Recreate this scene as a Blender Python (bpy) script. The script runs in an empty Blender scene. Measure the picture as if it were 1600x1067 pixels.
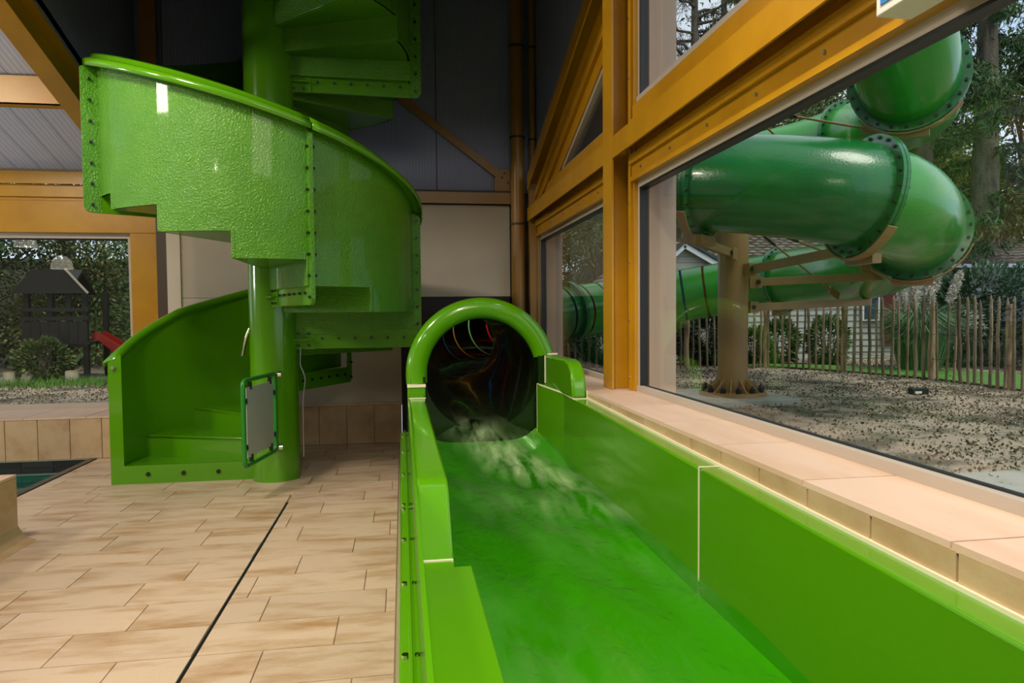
import bpy, math, random
import numpy as np
from math import sin, cos, pi, radians as rad
from mathutils import Vector, Matrix

S = bpy.context.scene
# ------------------------------------------------------------------ camera
yaw, pitch, roll = .156558, -.0404707, -.008475
fw = Vector((sin(yaw) * cos(pitch), cos(yaw) * cos(pitch), sin(pitch)))
rt = Vector((cos(yaw), -sin(yaw), 0))
up = rt.cross(fw)
r2 = rt * cos(roll) + up * sin(roll)
u2 = up * cos(roll) - rt * sin(roll)
cd = bpy.data.cameras.new('camera'); cam = bpy.data.objects.new('camera', cd)
S.collection.objects.link(cam)
M = Matrix((r2, u2, -fw)).transposed().to_4x4(); M.translation = (0, 0, 1.5)
cam.matrix_world = M
cd.sensor_width = 36; cd.lens = 36 * 1086.69 / 1600; cd.clip_start = .05; cd.clip_end = 300
S.camera = cam
# ------------------------------------------------------------------ view, world, lights
S.view_settings.view_transform = 'Standard'; S.view_settings.look = 'None'
S.view_settings.gamma = 1; S.view_settings.use_curve_mapping = False
S.view_settings.exposure = 0.0
S.cycles.use_denoising = True
S.cycles.max_bounces = 8; S.cycles.transparent_max_bounces = 16
S.cycles.caustics_reflective = False; S.cycles.caustics_refractive = False
S.cycles.sample_clamp_indirect = 4
W = bpy.data.worlds.new('overcast_sky'); S.world = W; W.use_nodes = True
wn = W.node_tree.nodes; wl = W.node_tree.links; wn.clear()
bg = wn.new('ShaderNodeBackground'); wo = wn.new('ShaderNodeOutputWorld')
tc = wn.new('ShaderNodeTexCoord'); nz = wn.new('ShaderNodeTexNoise'); nz.inputs['Scale'].default_value = 2.2; nz.inputs['Detail'].default_value = 5
cr = wn.new('ShaderNodeValToRGB'); cr.color_ramp.elements[0].position = .35; cr.color_ramp.elements[0].color = (.52, .68, .95, 1)
cr.color_ramp.elements[1].position = .62; cr.color_ramp.elements[1].color = (.92, .96, 1, 1)
wl.new(tc.outputs['Generated'], nz.inputs['Vector']); wl.new(nz.outputs['Fac'], cr.inputs['Fac'])
wl.new(cr.outputs['Color'], bg.inputs['Color']); bg.inputs['Strength'].default_value = 1.15
wl.new(bg.outputs[0], wo.inputs['Surface'])

def light(kind, name, loc, target, energy, color, size=1, sy=None, angle=None):
    l = bpy.data.lights.new(name, kind); l.energy = energy; l.color = color
    if kind == 'AREA':
        l.shape = 'RECTANGLE'; l.size = size; l.size_y = sy or size
    elif kind == 'SUN': l.angle = angle
    else: l.shadow_soft_size = size
    o = bpy.data.objects.new(name, l); S.collection.objects.link(o); o.location = loc
    o.rotation_euler = (Vector(target) - Vector(loc)).to_track_quat('-Z', 'Y').to_euler()
    return o
WARM = (1, .87, .70)
light('SUN', 'soft_sun', (10, 0, 20), (6, 9, 0), 2.0, (1, .93, .82), angle=rad(25))
light('AREA', 'ceiling_flood', (-2.9, 3.3, 4.6), (-1.5, 5.6, .6), 135, WARM, .5, .5)
light('AREA', 'left_flood', (-5.6, 3.0, 4.4), (-2.6, 6.0, .8), 90, WARM, .5, .5)
sp = light('SPOT', 'slide_fill_spot', (-.2, .3, 4.9), (.75, 3.0, .4), 900, WARM, .15); sp.data.spot_size = rad(62); sp.data.spot_blend = .6  # added spot, brightens trough and water but spares the floor shadow
light('AREA', 'rear_wash', (.2, -2.5, 4.6), (.6, 4.5, .8), 50, WARM, 2.0, 1.2)
light('AREA', 'ceiling_uplight', (-7.6, 6.0, 2.2), (-5.2, 6.8, 4.2), 66, (1, .98, .98), .5, .5)

# ------------------------------------------------------------------ materials
def material(name, color, rough=.5, metal=0, spec=.5, coat=0, noise=None, bump=None, wave=None, emit=None, objvar=0, extra=None):
    """noise=(scale(xyz), color2, lo, hi[,detail]); bump=(scale, strength[,dist]); wave=(axis, period, strength)"""
    m = bpy.data.materials.new(name); m.use_nodes = True
    n = m.node_tree.nodes; l = m.node_tree.links; b = n['Principled BSDF']
    b.inputs['Base Color'].default_value = (*color, 1); b.inputs['Roughness'].default_value = rough
    b.inputs['Metallic'].default_value = metal; b.inputs['Specular IOR Level'].default_value = spec
    b.inputs['Coat Weight'].default_value = coat; b.inputs['Coat Roughness'].default_value = .05
    geo = n.new('ShaderNodeNewGeometry'); col = None
    if noise:
        sc, c2, lo, hi = noise[:4]
        mp = n.new('ShaderNodeMapping'); mp.inputs['Scale'].default_value = sc
        l.new(geo.outputs['Position'], mp.inputs['Vector'])
        t = n.new('ShaderNodeTexNoise'); t.inputs['Scale'].default_value = 1; t.inputs['Detail'].default_value = noise[4] if len(noise) > 4 else 6
        t.inputs['Roughness'].default_value = .6
        l.new(mp.outputs[0], t.inputs['Vector'])
        r = n.new('ShaderNodeValToRGB'); r.color_ramp.elements[0].position = lo; r.color_ramp.elements[1].position = hi
        r.color_ramp.elements[0].color = (*color, 1); r.color_ramp.elements[1].color = (*c2, 1)
        l.new(t.outputs['Fac'], r.inputs['Fac']); col = r.outputs['Color']
        if objvar:
            oi = n.new('ShaderNodeObjectInfo'); ad = n.new('ShaderNodeVectorMath'); ad.operation = 'ADD'
            ml = n.new('ShaderNodeMath'); ml.operation = 'MULTIPLY'; ml.inputs[1].default_value = 37
            l.new(oi.outputs['Random'], ml.inputs[0]); l.new(mp.outputs[0], ad.inputs[0]); l.new(ml.outputs[0], ad.inputs[1])
            l.new(ad.outputs[0], t.inputs['Vector'])
    if objvar:
        oi = n.new('ShaderNodeObjectInfo'); mr = n.new('ShaderNodeMapRange')
        mr.inputs['To Min'].default_value = 1 - objvar; mr.inputs['To Max'].default_value = 1 + objvar
        l.new(oi.outputs['Random'], mr.inputs['Value'])
        hs = n.new('ShaderNodeHueSaturation'); l.new(mr.outputs[0], hs.inputs['Value'])
        if col: l.new(col, hs.inputs['Color'])
        else: hs.inputs['Color'].default_value = (*color, 1)
        col = hs.outputs['Color']
    if col: l.new(col, b.inputs['Base Color'])
    nrm = None
    if bump:
        t = n.new('ShaderNodeTexNoise'); t.inputs['Scale'].default_value = bump[0]; t.inputs['Detail'].default_value = 3
        l.new(geo.outputs['Position'], t.inputs['Vector'])
        bp = n.new('ShaderNodeBump'); bp.inputs['Strength'].default_value = bump[1]; bp.inputs['Distance'].default_value = bump[2] if len(bump) > 2 else .01
        l.new(t.outputs['Fac'], bp.inputs['Height']); nrm = bp.outputs[0]
    if wave:
        ax, per, st = wave
        sx = n.new('ShaderNodeSeparateXYZ'); l.new(geo.outputs['Position'], sx.inputs[0])
        m1 = n.new('ShaderNodeMath'); m1.operation = 'MULTIPLY'; m1.inputs[1].default_value = 1 / per
        l.new(sx.outputs[ax], m1.inputs[0])
        m2 = n.new('ShaderNodeMath'); m2.operation = 'FRACT'; l.new(m1.outputs[0], m2.inputs[0])
        m3 = n.new('ShaderNodeMath'); m3.operation = 'GREATER_THAN'; m3.inputs[1].default_value = .78; l.new(m2.outputs[0], m3.inputs[0])
        bp = n.new('ShaderNodeBump'); bp.inputs['Strength'].default_value = st; bp.inputs['Distance'].default_value = .004
        l.new(m3.outputs[0], bp.inputs['Height'])
        if nrm: l.new(nrm, bp.inputs['Normal'])
        nrm = bp.outputs[0]
        mx = n.new('ShaderNodeMix'); mx.data_type = 'RGBA'; l.new(m3.outputs[0], mx.inputs['Factor'])
        if col: l.new(col, mx.inputs['A'])
        else: mx.inputs['A'].default_value = (*color, 1)
        mx.inputs['B'].default_value = tuple(min(1, c * 1.35) for c in color) + (1,)
        l.new(mx.outputs['Result'], b.inputs['Base Color'])
    if nrm: l.new(nrm, b.inputs['Normal'])
    if emit:
        b.inputs['Emission Color'].default_value = (*emit[0], 1); b.inputs['Emission Strength'].default_value = emit[1]
    return m

G = (.085, .30, .003)
M_gel = material('green_gelcoat', G, .16, coat=.4, bump=(3, .02, .05))
M_fib = material('green_fibreglass', (.07, .275, .002), .22, coat=.25, noise=((4, 4, 4), (.09, .31, .004), .4, .7), bump=(70, 1.0, .012))
M_rail = material('green_painted_steel', (.02, .22, .02), .25)
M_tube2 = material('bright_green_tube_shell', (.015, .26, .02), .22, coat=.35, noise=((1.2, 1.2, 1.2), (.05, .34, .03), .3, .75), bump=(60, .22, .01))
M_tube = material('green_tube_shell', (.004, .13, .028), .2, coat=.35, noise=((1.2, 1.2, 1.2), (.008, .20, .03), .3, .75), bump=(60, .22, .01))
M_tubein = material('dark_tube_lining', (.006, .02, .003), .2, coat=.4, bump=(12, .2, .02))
M_yel = material('ochre_painted_steel', (.50, .255, .008), .32, noise=((3, 3, 3), (.45, .22, .008), .4, .6), bump=(220, .05, .002))
M_yel2 = material('ochre_dull_steel', (.30, .16, .03), .35, bump=(200, .05, .002))
M_post = material('tan_painted_steel', (.36, .22, .08), .45, noise=((2, 2, 1), (.30, .19, .07), .4, .6))
M_cream = material('cream_plaster', (.60, .54, .44), .7, noise=((1.5, 1.5, 1.5), (.56, .50, .41), .35, .65), bump=(30, .08, .01))
M_dkbrown = material('dark_brown_trim', (.05, .03, .015), .5)
M_black = material('black_board', (.006, .006, .008), .6)
M_corr = material('ribbed_grey_cladding', (.22, .26, .45), .45, wave=(0, .035, .9))
M_corrY = material('ribbed_grey_cladding_side', (.22, .26, .45), .45, wave=(1, .035, .9))
M_ceil = material('pale_ribbed_ceiling', (.56, .61, .84), .5, wave=(0, .05, .5))
M_tile = material('sandstone_tile', (.57, .44, .32), .42, noise=((2.2, 8, 3), (.38, .23, .11), .46, .70, 12), bump=(90, .5, .004), objvar=.07)
M_tileW = material('sandstone_wall_tile', (.56, .40, .24), .45, noise=((5, 3, 5), (.42, .26, .13), .42, .75, 8), bump=(90, .2, .003), objvar=.06)
M_sill = material('pale_sandstone_slab', (.66, .49, .38), .4, noise=((6, 1.3, 3), (.56, .37, .24), .42, .78, 8), bump=(90, .2, .003), objvar=.05)
M_grout = material('sand_grout', (.40, .31, .22), .8)
M_slot = material('black_slot', (.004, .004, .004), .5)
M_seal = material('cream_sealant', (.80, .75, .55), .5)
M_gfr = material('light_grey_window_frame', (.46, .41, .35), .4)
M_wfr = material('taupe_window_frame', (.42, .32, .25), .4)
M_gask = material('black_gasket', (.008, .01, .014), .4)
M_bolt = material('black_bolt', (.01, .012, .012), .35)
M_chrome = material('polished_steel', (.75, .73, .68), .12, metal=1)
M_steel = material('grey_steel', (.45, .47, .5), .35, metal=.8)
M_dtile = material('charcoal_pool_tile', (.03, .032, .035), .3, objvar=.2)
M_plate = material('grey_plate', (.42, .46, .42), .4)
M_white = material('white_plastic', (.75, .72, .65), .4)
M_blue = material('blue_sign_face', (.03, .22, .60), .4)
M_conc = material('concrete', (.38, .38, .33), .8, noise=((4, 4, 4), (.26, .30, .22), .4, .7), bump=(40, .3, .01))
M_gravel = material('gravel_ground', (.46, .37, .27), .9, noise=((1.7, 1.7, 1.7), (.10, .10, .06), .44, .60, 15), bump=(60, .9, .03))
M_gravel2 = material('pale_gravel', (.55, .47, .38), .9, noise=((9, 9, 9), (.2, .17, .12), .45, .6, 12), bump=(60, .9, .03))
M_grass = material('grass', (.10, .26, .02), .7, noise=((8, 8, 8), (.05, .16, .02), .4, .6))
M_wood = material('weathered_pale_wood', (.30, .22, .13), .8, noise=((12, 12, 2), (.10, .08, .045), .4, .65), bump=(60, .5, .01), objvar=.35)
M_wood2 = material('debarked_stake_wood', (.46, .33, .19), .8, noise=((10, 10, 2), (.22, .13, .07), .45, .6), bump=(60, .5, .01))
M_bark = material('bark', (.15, .13, .09), .9, noise=((9, 9, 2), (.06, .05, .035), .4, .65), bump=(25, .9, .04))
M_rooft = material('mossy_roof_tile', (.20, .17, .13), .85, noise=((6, 6, 6), (.10, .08, .06), .4, .6), objvar=.2)
M_siding = material('grey_green_siding', (.42, .44, .38), .6)
M_whitep = material('white_barge_board', (.8, .82, .85), .5)
M_darkp = material('dark_green_paint', (.03, .06, .05), .5)
M_playw = material('dark_stained_timber', (.015, .015, .012), .6)
M_red = material('red_slide', (.35, .02, .01), .35)
M_beige = material('pale_render', (.50, .46, .34), .7)

def foliage(name, c1, c2, c3=None):
    m = material(name, c1, .6)
    n = m.node_tree.nodes; l = m.node_tree.links; b = n['Principled BSDF']
    at = n.new('ShaderNodeAttribute'); at.attribute_name = 'tint'
    r = n.new('ShaderNodeValToRGB'); r.color_ramp.elements[0].color = (*c1, 1); r.color_ramp.elements[1].color = (*c2, 1)
    if c3:
        e = r.color_ramp.elements.new(.85); e.color = (*c2, 1); r.color_ramp.elements[2].color = (*c3, 1)
    l.new(at.outputs['Fac'], r.inputs['Fac']); l.new(r.outputs['Color'], b.inputs['Base Color'])
    b.inputs['Specular IOR Level'].default_value = .25
    return m
M_leaf = foliage('fallen_leaf', (.05, .035, .02), (.16, .09, .04), (.30, .22, .10))
F_con = foliage('conifer_needles', (.02, .05, .02), (.06, .13, .035), (.16, .24, .05))
F_dark = foliage('dark_laurel_leaves', (.015, .05, .02), (.06, .15, .06), (.25, .33, .25))
F_aut = foliage('autumn_leaves', (.12, .07, .02), (.30, .20, .04), (.45, .20, .05))
F_yel = foliage('yellow_green_leaves', (.08, .10, .02), (.22, .24, .04), (.42, .34, .08))
F_mix = foliage('mixed_green_leaves', (.03, .07, .02), (.13, .20, .06), (.30, .24, .09))
F_pam = foliage('pampas_blades', (.07, .16, .07), (.22, .34, .18))
F_plu = foliage('pampas_plume', (.45, .40, .33), (.75, .70, .62))
F_twig = foliage('dry_larch_twigs', (.05, .035, .03), (.16, .10, .07))

def schlick(n, l, f0, normal=None):
    lw = n.new('ShaderNodeLayerWeight'); lw.inputs['Blend'].default_value = .5
    if normal: l.new(normal, lw.inputs['Normal'])
    p = n.new('ShaderNodeMath'); p.operation = 'POWER'; p.inputs[1].default_value = 5; l.new(lw.outputs['Facing'], p.inputs[0])
    q = n.new('ShaderNodeMath'); q.operation = 'MULTIPLY_ADD'; q.inputs[1].default_value = 1 - f0; q.inputs[2].default_value = f0; l.new(p.outputs[0], q.inputs[0])
    return q.outputs[0]
def glassmat(name, tint=(.97, .99, .98), ior=1.5):
    m = bpy.data.materials.new(name); m.use_nodes = True
    n = m.node_tree.nodes; l = m.node_tree.links; n.clear()
    o = n.new('ShaderNodeOutputMaterial'); mx = n.new('ShaderNodeMixShader'); t = n.new('ShaderNodeBsdfTransparent')
    g = n.new('ShaderNodeBsdfGlossy'); g.inputs['Roughness'].default_value = .0
    t.inputs['Color'].default_value = (*tint, 1)
    l.new(schlick(n, l, .035), mx.inputs[0]); l.new(t.outputs[0], mx.inputs[1]); l.new(g.outputs[0], mx.inputs[2]); l.new(mx.outputs[0], o.inputs[0])
    return m
M_glass = glassmat('window_glass', ior=1.42)

def watermat(name, tint, foam=False):
    m = bpy.data.materials.new(name); m.use_nodes = True
    n = m.node_tree.nodes; l = m.node_tree.links; n.clear()
    o = n.new('ShaderNodeOutputMaterial'); mx = n.new('ShaderNodeMixShader'); t = n.new('ShaderNodeBsdfTransparent')
    t.inputs['Color'].default_value = (*tint, 1)
    g = n.new('ShaderNodeBsdfGlossy'); g.inputs['Roughness'].default_value = .2 if foam else .05
    geo = n.new('ShaderNodeNewGeometry')
    mp = n.new('ShaderNodeMapping'); mp.inputs['Scale'].default_value = (14, 8, 9) if foam else (4, 4, 4); l.new(geo.outputs['Position'], mp.inputs['Vector'])
    nt = n.new('ShaderNodeTexNoise'); nt.inputs['Scale'].default_value = 1; nt.inputs['Detail'].default_value = 4; nt.inputs['Distortion'].default_value = 1.2
    l.new(mp.outputs[0], nt.inputs['Vector'])
    bp = n.new('ShaderNodeBump'); bp.inputs['Strength'].default_value = .5 if foam else .1; bp.inputs['Distance'].default_value = .03
    l.new(nt.outputs['Fac'], bp.inputs['Height']); l.new(bp.outputs[0], g.inputs['Normal'])
    l.new(schlick(n, l, .02, bp.outputs[0]), mx.inputs[0]); l.new(t.outputs[0], mx.inputs[1]); l.new(g.outputs[0], mx.inputs[2])
    out = mx
    if foam:
        # streaky aerated water, a real surface property carried as a vertex attribute times noise
        d = n.new('ShaderNodeBsdfDiffuse'); d.inputs['Color'].default_value = (.46, .62, .32, 1)
        at = n.new('ShaderNodeAttribute'); at.attribute_name = 'foam'
        n2 = n.new('ShaderNodeTexNoise'); n2.inputs['Scale'].default_value = 1; n2.inputs['Detail'].default_value = 9; n2.inputs['Distortion'].default_value = .25
        mp2 = n.new('ShaderNodeMapping'); mp2.inputs['Scale'].default_value = (11, 2.6, 6); mp2.inputs['Rotation'].default_value = (0, 0, -.5)
        l.new(geo.outputs['Position'], mp2.inputs['Vector']); l.new(mp2.outputs[0], n2.inputs['Vector'])
        mr = n.new('ShaderNodeMapRange'); mr.inputs['From Min'].default_value = .34; mr.inputs['From Max'].default_value = .8
        l.new(n2.outputs['Fac'], mr.inputs['Value'])
        mu = n.new('ShaderNodeMath'); mu.operation = 'MULTIPLY'; l.new(mr.outputs[0], mu.inputs[0]); l.new(at.outputs['Fac'], mu.inputs[1])
        ms = n.new('ShaderNodeMixShader'); l.new(mu.outputs[0], ms.inputs[0]); l.new(mx.outputs[0], ms.inputs[1]); l.new(d.outputs[0], ms.inputs[2])
        out = ms
    l.new(out.outputs[0], o.inputs[0]); return m
M_water = watermat('running_water', (.62, 1, .5), True)
M_pool = watermat('still_pool_water', (.45, .8, .78))
def bandmat(name, c):
    m = bpy.data.materials.new(name); m.use_nodes = True
    n = m.node_tree.nodes; l = m.node_tree.links; n.clear()
    o = n.new('ShaderNodeOutputMaterial'); t = n.new('ShaderNodeBsdfTranslucent'); d = n.new('ShaderNodeBsdfDiffuse'); mx = n.new('ShaderNodeMixShader')
    t.inputs['Color'].default_value = (*c, 1); d.inputs['Color'].default_value = tuple(v * .35 for v in c) + (1,)
    mx.inputs[0].default_value = .15; l.new(t.outputs[0], mx.inputs[1]); l.new(d.outputs[0], mx.inputs[2]); l.new(mx.outputs[0], o.inputs[0]); return m
BAND = {'white': bandmat('pale_band', (.95, .9, .6)), 'red': bandmat('red_band', (.9, .03, .04)), 'blue': bandmat('blue_band', (.1, .5, .85)),
        'yellow': bandmat('amber_band', (.95, .5, .05)), 'green': bandmat('lime_band', (.35, .85, .2)), 'dark': bandmat('dark_band', (.05, .2, .08))}

# ------------------------------------------------------------------ helpers
ORG = {}
def tag(o, label=None, cat=None, group=None, kind=None):
    if label: o['label'] = label
    if cat: o['category'] = cat
    if group: o['group'] = group
    if kind: o['kind'] = kind
    return o
def thing(name, loc, label=None, cat=None, group=None, kind=None):
    o = bpy.data.objects.new(name, None); S.collection.objects.link(o); o.location = loc; o.empty_display_size = .1
    ORG[o] = Vector(loc); return tag(o, label, cat, group, kind)
def link(name, me, parent=None, kind=None, label=None):
    o = bpy.data.objects.new(name, me); S.collection.objects.link(o)
    if parent: o.parent = parent; ORG[o] = ORG[parent]
    else: ORG[o] = Vector((0, 0, 0))
    return tag(o, label, kind=kind)

class MB:
    def __init__(s): s.v = []; s.f = []; s.m = []; s.sm = []
    def add(s, vs, fs, mi=0, smooth=False):
        b = len(s.v); s.v += [tuple(v) for v in vs]
        for f in fs: s.f.append(tuple(i + b for i in f)); s.m.append(mi); s.sm.append(smooth)
        return s
    def box(s, x0, y0, z0, x1, y1, z1, mi=0):
        v = [(x0, y0, z0), (x1, y0, z0), (x1, y1, z0), (x0, y1, z0), (x0, y0, z1), (x1, y0, z1), (x1, y1, z1), (x0, y1, z1)]
        return s.add(v, [(0, 3, 2, 1), (4, 5, 6, 7), (0, 1, 5, 4), (1, 2, 6, 5), (2, 3, 7, 6), (3, 0, 4, 7)], mi)
    def bar(s, a, b, w, h, upv=(0, 0, 1), mi=0, w2=None, h2=None):
        a = Vector(a); b = Vector(b); d = (b - a).normalized(); u = Vector(upv)
        if abs(d.dot(u)) > .98: u = Vector((1, 0, 0))
        x = d.cross(u).normalized(); y = x.cross(d)
        w2 = w2 or w; h2 = h2 or h; v = []
        for p, ww, hh in ((a, w, h), (b, w2, h2)):
            for i, j in ((-1, -1), (1, -1), (1, 1), (-1, 1)): v.append(p + x * (i * ww / 2) + y * (j * hh / 2))
        return s.add(v, [(0, 1, 2, 3)[::-1], (4, 5, 6, 7), (0, 1, 5, 4), (1, 2, 6, 5), (2, 3, 7, 6), (3, 0, 4, 7)], mi)
    def cyl(s, a, b, r, r2=None, n=12, mi=0, cap=True):
        a = Vector(a); b = Vector(b); d = (b - a).normalized(); u = Vector((0, 0, 1)) if abs(d.z) < .95 else Vector((1, 0, 0))
        x = d.cross(u).normalized(); y = x.cross(d); r2 = r if r2 is None else r2
        v = [a + (x * cos(2 * pi * i / n) + y * sin(2 * pi * i / n)) * r for i in range(n)] + [b + (x * cos(2 * pi * i / n) + y * sin(2 * pi * i / n)) * r2 for i in range(n)]
        s.add(v, [(i, (i + 1) % n, n + (i + 1) % n, n + i)[::-1] for i in range(n)], mi, n > 6)
        if cap: s.add(v[:n], [tuple(range(n))], mi); s.add(v[n:], [tuple(range(n))[::-1]], mi)
        return s
    def tube(s, pts, r, n=10, mi=0, cap=True, closed=False):
        pts = [Vector(p) for p in pts]; N = len(pts); u = None; v = []
        for i, p in enumerate(pts):
            if closed: d = (pts[(i + 1) % N] - pts[i - 1]).normalized()
            else: d = (pts[min(i + 1, N - 1)] - pts[max(i - 1, 0)]).normalized()
            if u is None:
                u = Vector((0, 0, 1)) if abs(d.z) < .9 else Vector((1, 0, 0))
            u = (u - d * u.dot(d)).normalized(); w = d.cross(u)
            rr = r[i] if isinstance(r, (list, tuple)) else r
            v += [p + (u * cos(2 * pi * k / n) + w * sin(2 * pi * k / n)) * rr for k in range(n)]
        f = []
        for i in range(N if closed else N - 1):
            j = (i + 1) % N
            for k in range(n): f.append((i * n + k, i * n + (k + 1) % n, j * n + (k + 1) % n, j * n + k))
        s.add(v, f, mi, True)
        if cap and not closed: s.add(v[:n], [tuple(range(n))[::-1]], mi); s.add(v[-n:], [tuple(range(n))], mi)
        return s
    def prism(s, poly, axis, a, b, mi=0):
        """poly in the two other axes (order kept xyz) extruded along axis"""
        def P(p, t):
            return {'x': (t, p[0], p[1]), 'y': (p[0], t, p[1]), 'z': (p[0], p[1], t)}[axis]
        n = len(poly); v = [P(p, a) for p in poly] + [P(p, b) for p in poly]
        return s.add(v, [tuple(range(n)), tuple(range(n, 2 * n))[::-1]] + [(i, n + i, n + (i + 1) % n, (i + 1) % n) for i in range(n)], mi)
    def build(s, name, mats, parent=None, kind=None, label=None, bevel=0, fix=True):
        me = bpy.data.meshes.new(name); o0 = ORG[parent] if parent else Vector((0, 0, 0))
        me.from_pydata([(x - o0.x, y - o0.y, z - o0.z) for x, y, z in s.v], [], s.f)
        for m in (mats if isinstance(mats, (list, tuple)) else [mats]): me.materials.append(m)
        me.polygons.foreach_set('material_index', s.m); me.polygons.foreach_set('use_smooth', s.sm)
        if fix:
            import bmesh
            bm = bmesh.new(); bm.from_mesh(me); bmesh.ops.recalc_face_normals(bm, faces=bm.faces); bm.to_mesh(me); bm.free()
        me.update(); o = link(name, me, parent, kind, label)
        if bevel:
            md = o.modifiers.new('bevel', 'BEVEL'); md.width = bevel; md.segments = 3; md.limit_method = 'ANGLE'
            md.harden_normals = False
            me.polygons.foreach_set('use_smooth', [True] * len(me.polygons))
            try: me.set_sharp_from_angle(angle=rad(40))
            except Exception: pass
        return o
def box(name, c, m, parent=None, kind=None, bevel=0, label=None): return MB().box(*c).build(name, m, parent, kind, label, bevel, fix=False)

def catmull(P, k):
    P = [Vector(p) for p in P]; out = []
    for i in range(len(P) - 1):
        p0 = P[max(i - 1, 0)]; p1 = P[i]; p2 = P[i + 1]; p3 = P[min(i + 2, len(P) - 1)]
        for j in range(k):
            t = j / k
            out.append(.5 * ((2 * p1) + (p2 - p0) * t + (2 * p0 - 5 * p1 + 4 * p2 - p3) * t * t + (3 * p1 - p0 - 3 * p2 + p3) * t ** 3))
    out.append(P[-1]); return out
rng = random.Random(7)

# ================================================================== SETTING
YW = 8.25                                   # far cream wall plane
fl = MB().box(-3.26, -5, -.2, 1.25, 8.2, -.012).box(-9, -5, -.2, -3.26, 3.4, -.012).build('floor', M_grout, kind='structure', fix=False)
tile_me = {}
def tile_mesh(w, h, mat, nm='floor_tile', th=.012, key=''):
    k = (round(w, 3), round(h, 3), nm, key)
    if k not in tile_me:
        b = MB(); e = .002
        v = [(-w/2, -h/2, -th), (w/2, -h/2, -th), (w/2, h/2, -th), (-w/2, h/2, -th), (-w/2+e, -h/2+e, 0), (w/2-e, -h/2+e, 0), (w/2-e, h/2-e, 0), (-w/2+e, h/2-e, 0)]
        me = bpy.data.meshes.new(nm); me.from_pydata(v, [], [(4, 5, 6, 7), (0, 1, 5, 4), (1, 2, 6, 5), (2, 3, 7, 6), (3, 0, 4, 7)]); me.materials.append(mat); tile_me[k] = me
    return tile_me[k]
def place(name, me, parent, loc, rot=(0, 0, 0)):
    o = bpy.data.objects.new(name, me); S.collection.objects.link(o); o.parent = parent
    o.location = Vector(loc) - ORG[parent]; o.rotation_euler = rot; ORG[o] = Vector(loc); return o
# floor tiles 600 x 300, running bond; the rows lie across the hall
g = .0025; rh = .312; rw = .61; row = 0; y = 1.95
while y < 8.2:
    y1 = min(y + rh, 8.2)
    if y1 - y > .03:
        x = -4.6 + [.0, .37, .17, .5][row % 4] * rw - rw
        while x < -.052:
            xa = max(x, -4.6 if y1 < 3.4 else -3.20); xb = min(x + rw, -.052)
            cuts = [(xa, xb)]
            if xa < -.93 < xb and y < 5.77: cuts = [(xa, -.937), (-.923, xb)]
            for ca, cb in cuts:
                if cb - ca > .03: place('floor_tile', tile_mesh(cb - ca - g, y1 - y - g, M_tile), fl, ((ca + cb) / 2, (y + y1) / 2, 0))
            x += rw
    y += rh; row += 1
MB().box(-3.2, -5, -.012, -.052, 1.95, -.001).box(-9, -5, -.012, -3.2, 1.95, -.001).box(-9, 1.95, -.012, -4.6, 3.4, -.001).build('floor_screed', M_tile, fl, fix=False)
dr = thing('floor_drain', (-.93, 4, 0), 'narrow black slot drain running straight across the beige tiled floor', 'drain')
box('drain_channel', (-.9365, 1.4, -.0115, -.9235, 5.77, -.006), M_slot, dr)
box('drain_edge', (-.9385, 1.4, -.0118, -.9365, 5.77, .0005), M_steel, dr)

# far wall: tiled plinth ledges, cream wall, black board round the tube, ribbed upper wall
wf = thing('wall_far', (0, YW, 0), kind='structure')
MB().box(-2.85, 8.215, -.2, -.02, 8.6, .455).box(-9, 7.945, -.2, -2.85, 8.8, .43).build('ledge_core', M_grout, wf, fix=False)
x = -2.83
while x < -.1:
    place('wall_tile', tile_mesh(.307, .452, M_tileW, 'wall_tile', .015), wf, (x + .155, 8.2, .228), (pi/2, 0, 0)); x += .312
box('ledge_top', (-2.85, 8.2, .455, -.02, 8.3, .475), M_sill, wf)
x = -8.78
while x < -3.0:
    place('wall_tile', tile_mesh(.307, .425, M_tileW, 'wall_tile', .015), wf, (x + .155, 7.93, .214), (pi/2, 0, 0)); x += .312
x = -8.8
while x < -2.9:
    place('ledge_slab', tile_mesh(.606, .82, M_sill, 'ledge_slab', .02), wf, (x + .305, 8.335, .447)); x += .61
MB().box(-2.55, YW, .46, -.015, YW + .3, 1.70).box(-2.55, YW, 1.704, 1.285, YW + .3, 2.78).build('cream_panel', M_cream, wf, fix=False)
box('cream_pilaster', (-2.56, YW - .03, .46, -2.42, YW, 2.78), M_cream, wf)
box('shaded_column_side', (-2.69, YW + .05, .45, -2.56, YW + .4, 2.8), M_dkbrown, wf)  # dark brown paints the shaded recess of the ochre column
# black board with a round hole for the tube
TC = (.655, 1.065); HR = .50
b = MB(); N = 48; rect = (-.015, -.1, 1.35, 1.70); vi = []; vo = []
for i in range(N):
    a = 2 * pi * i / N; vi.append((TC[0] + HR * cos(a), YW, TC[1] + HR * sin(a)))
    dx, dz = cos(a), sin(a); t = min([(rect[2] - TC[0]) / dx if dx > 1e-6 else 1e9, (rect[0] - TC[0]) / dx if dx < -1e-6 else 1e9,
                                     (rect[3] - TC[1]) / dz if dz > 1e-6 else 1e9, (rect[1] - TC[1]) / dz if dz < -1e-6 else 1e9])
    vo.append((TC[0] + t * dx, YW, TC[1] + t * dz))
b.add(vi + vo, [(i, (i + 1) % N, N + (i + 1) % N, N + i) for i in range(N)])
b.add([(x, YW + .28, z) for x, _, z in vi + vo], [(i, (i + 1) % N, N + (i + 1) % N, N + i) for i in range(N)])
b.build('black_board', M_black, wf)
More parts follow.
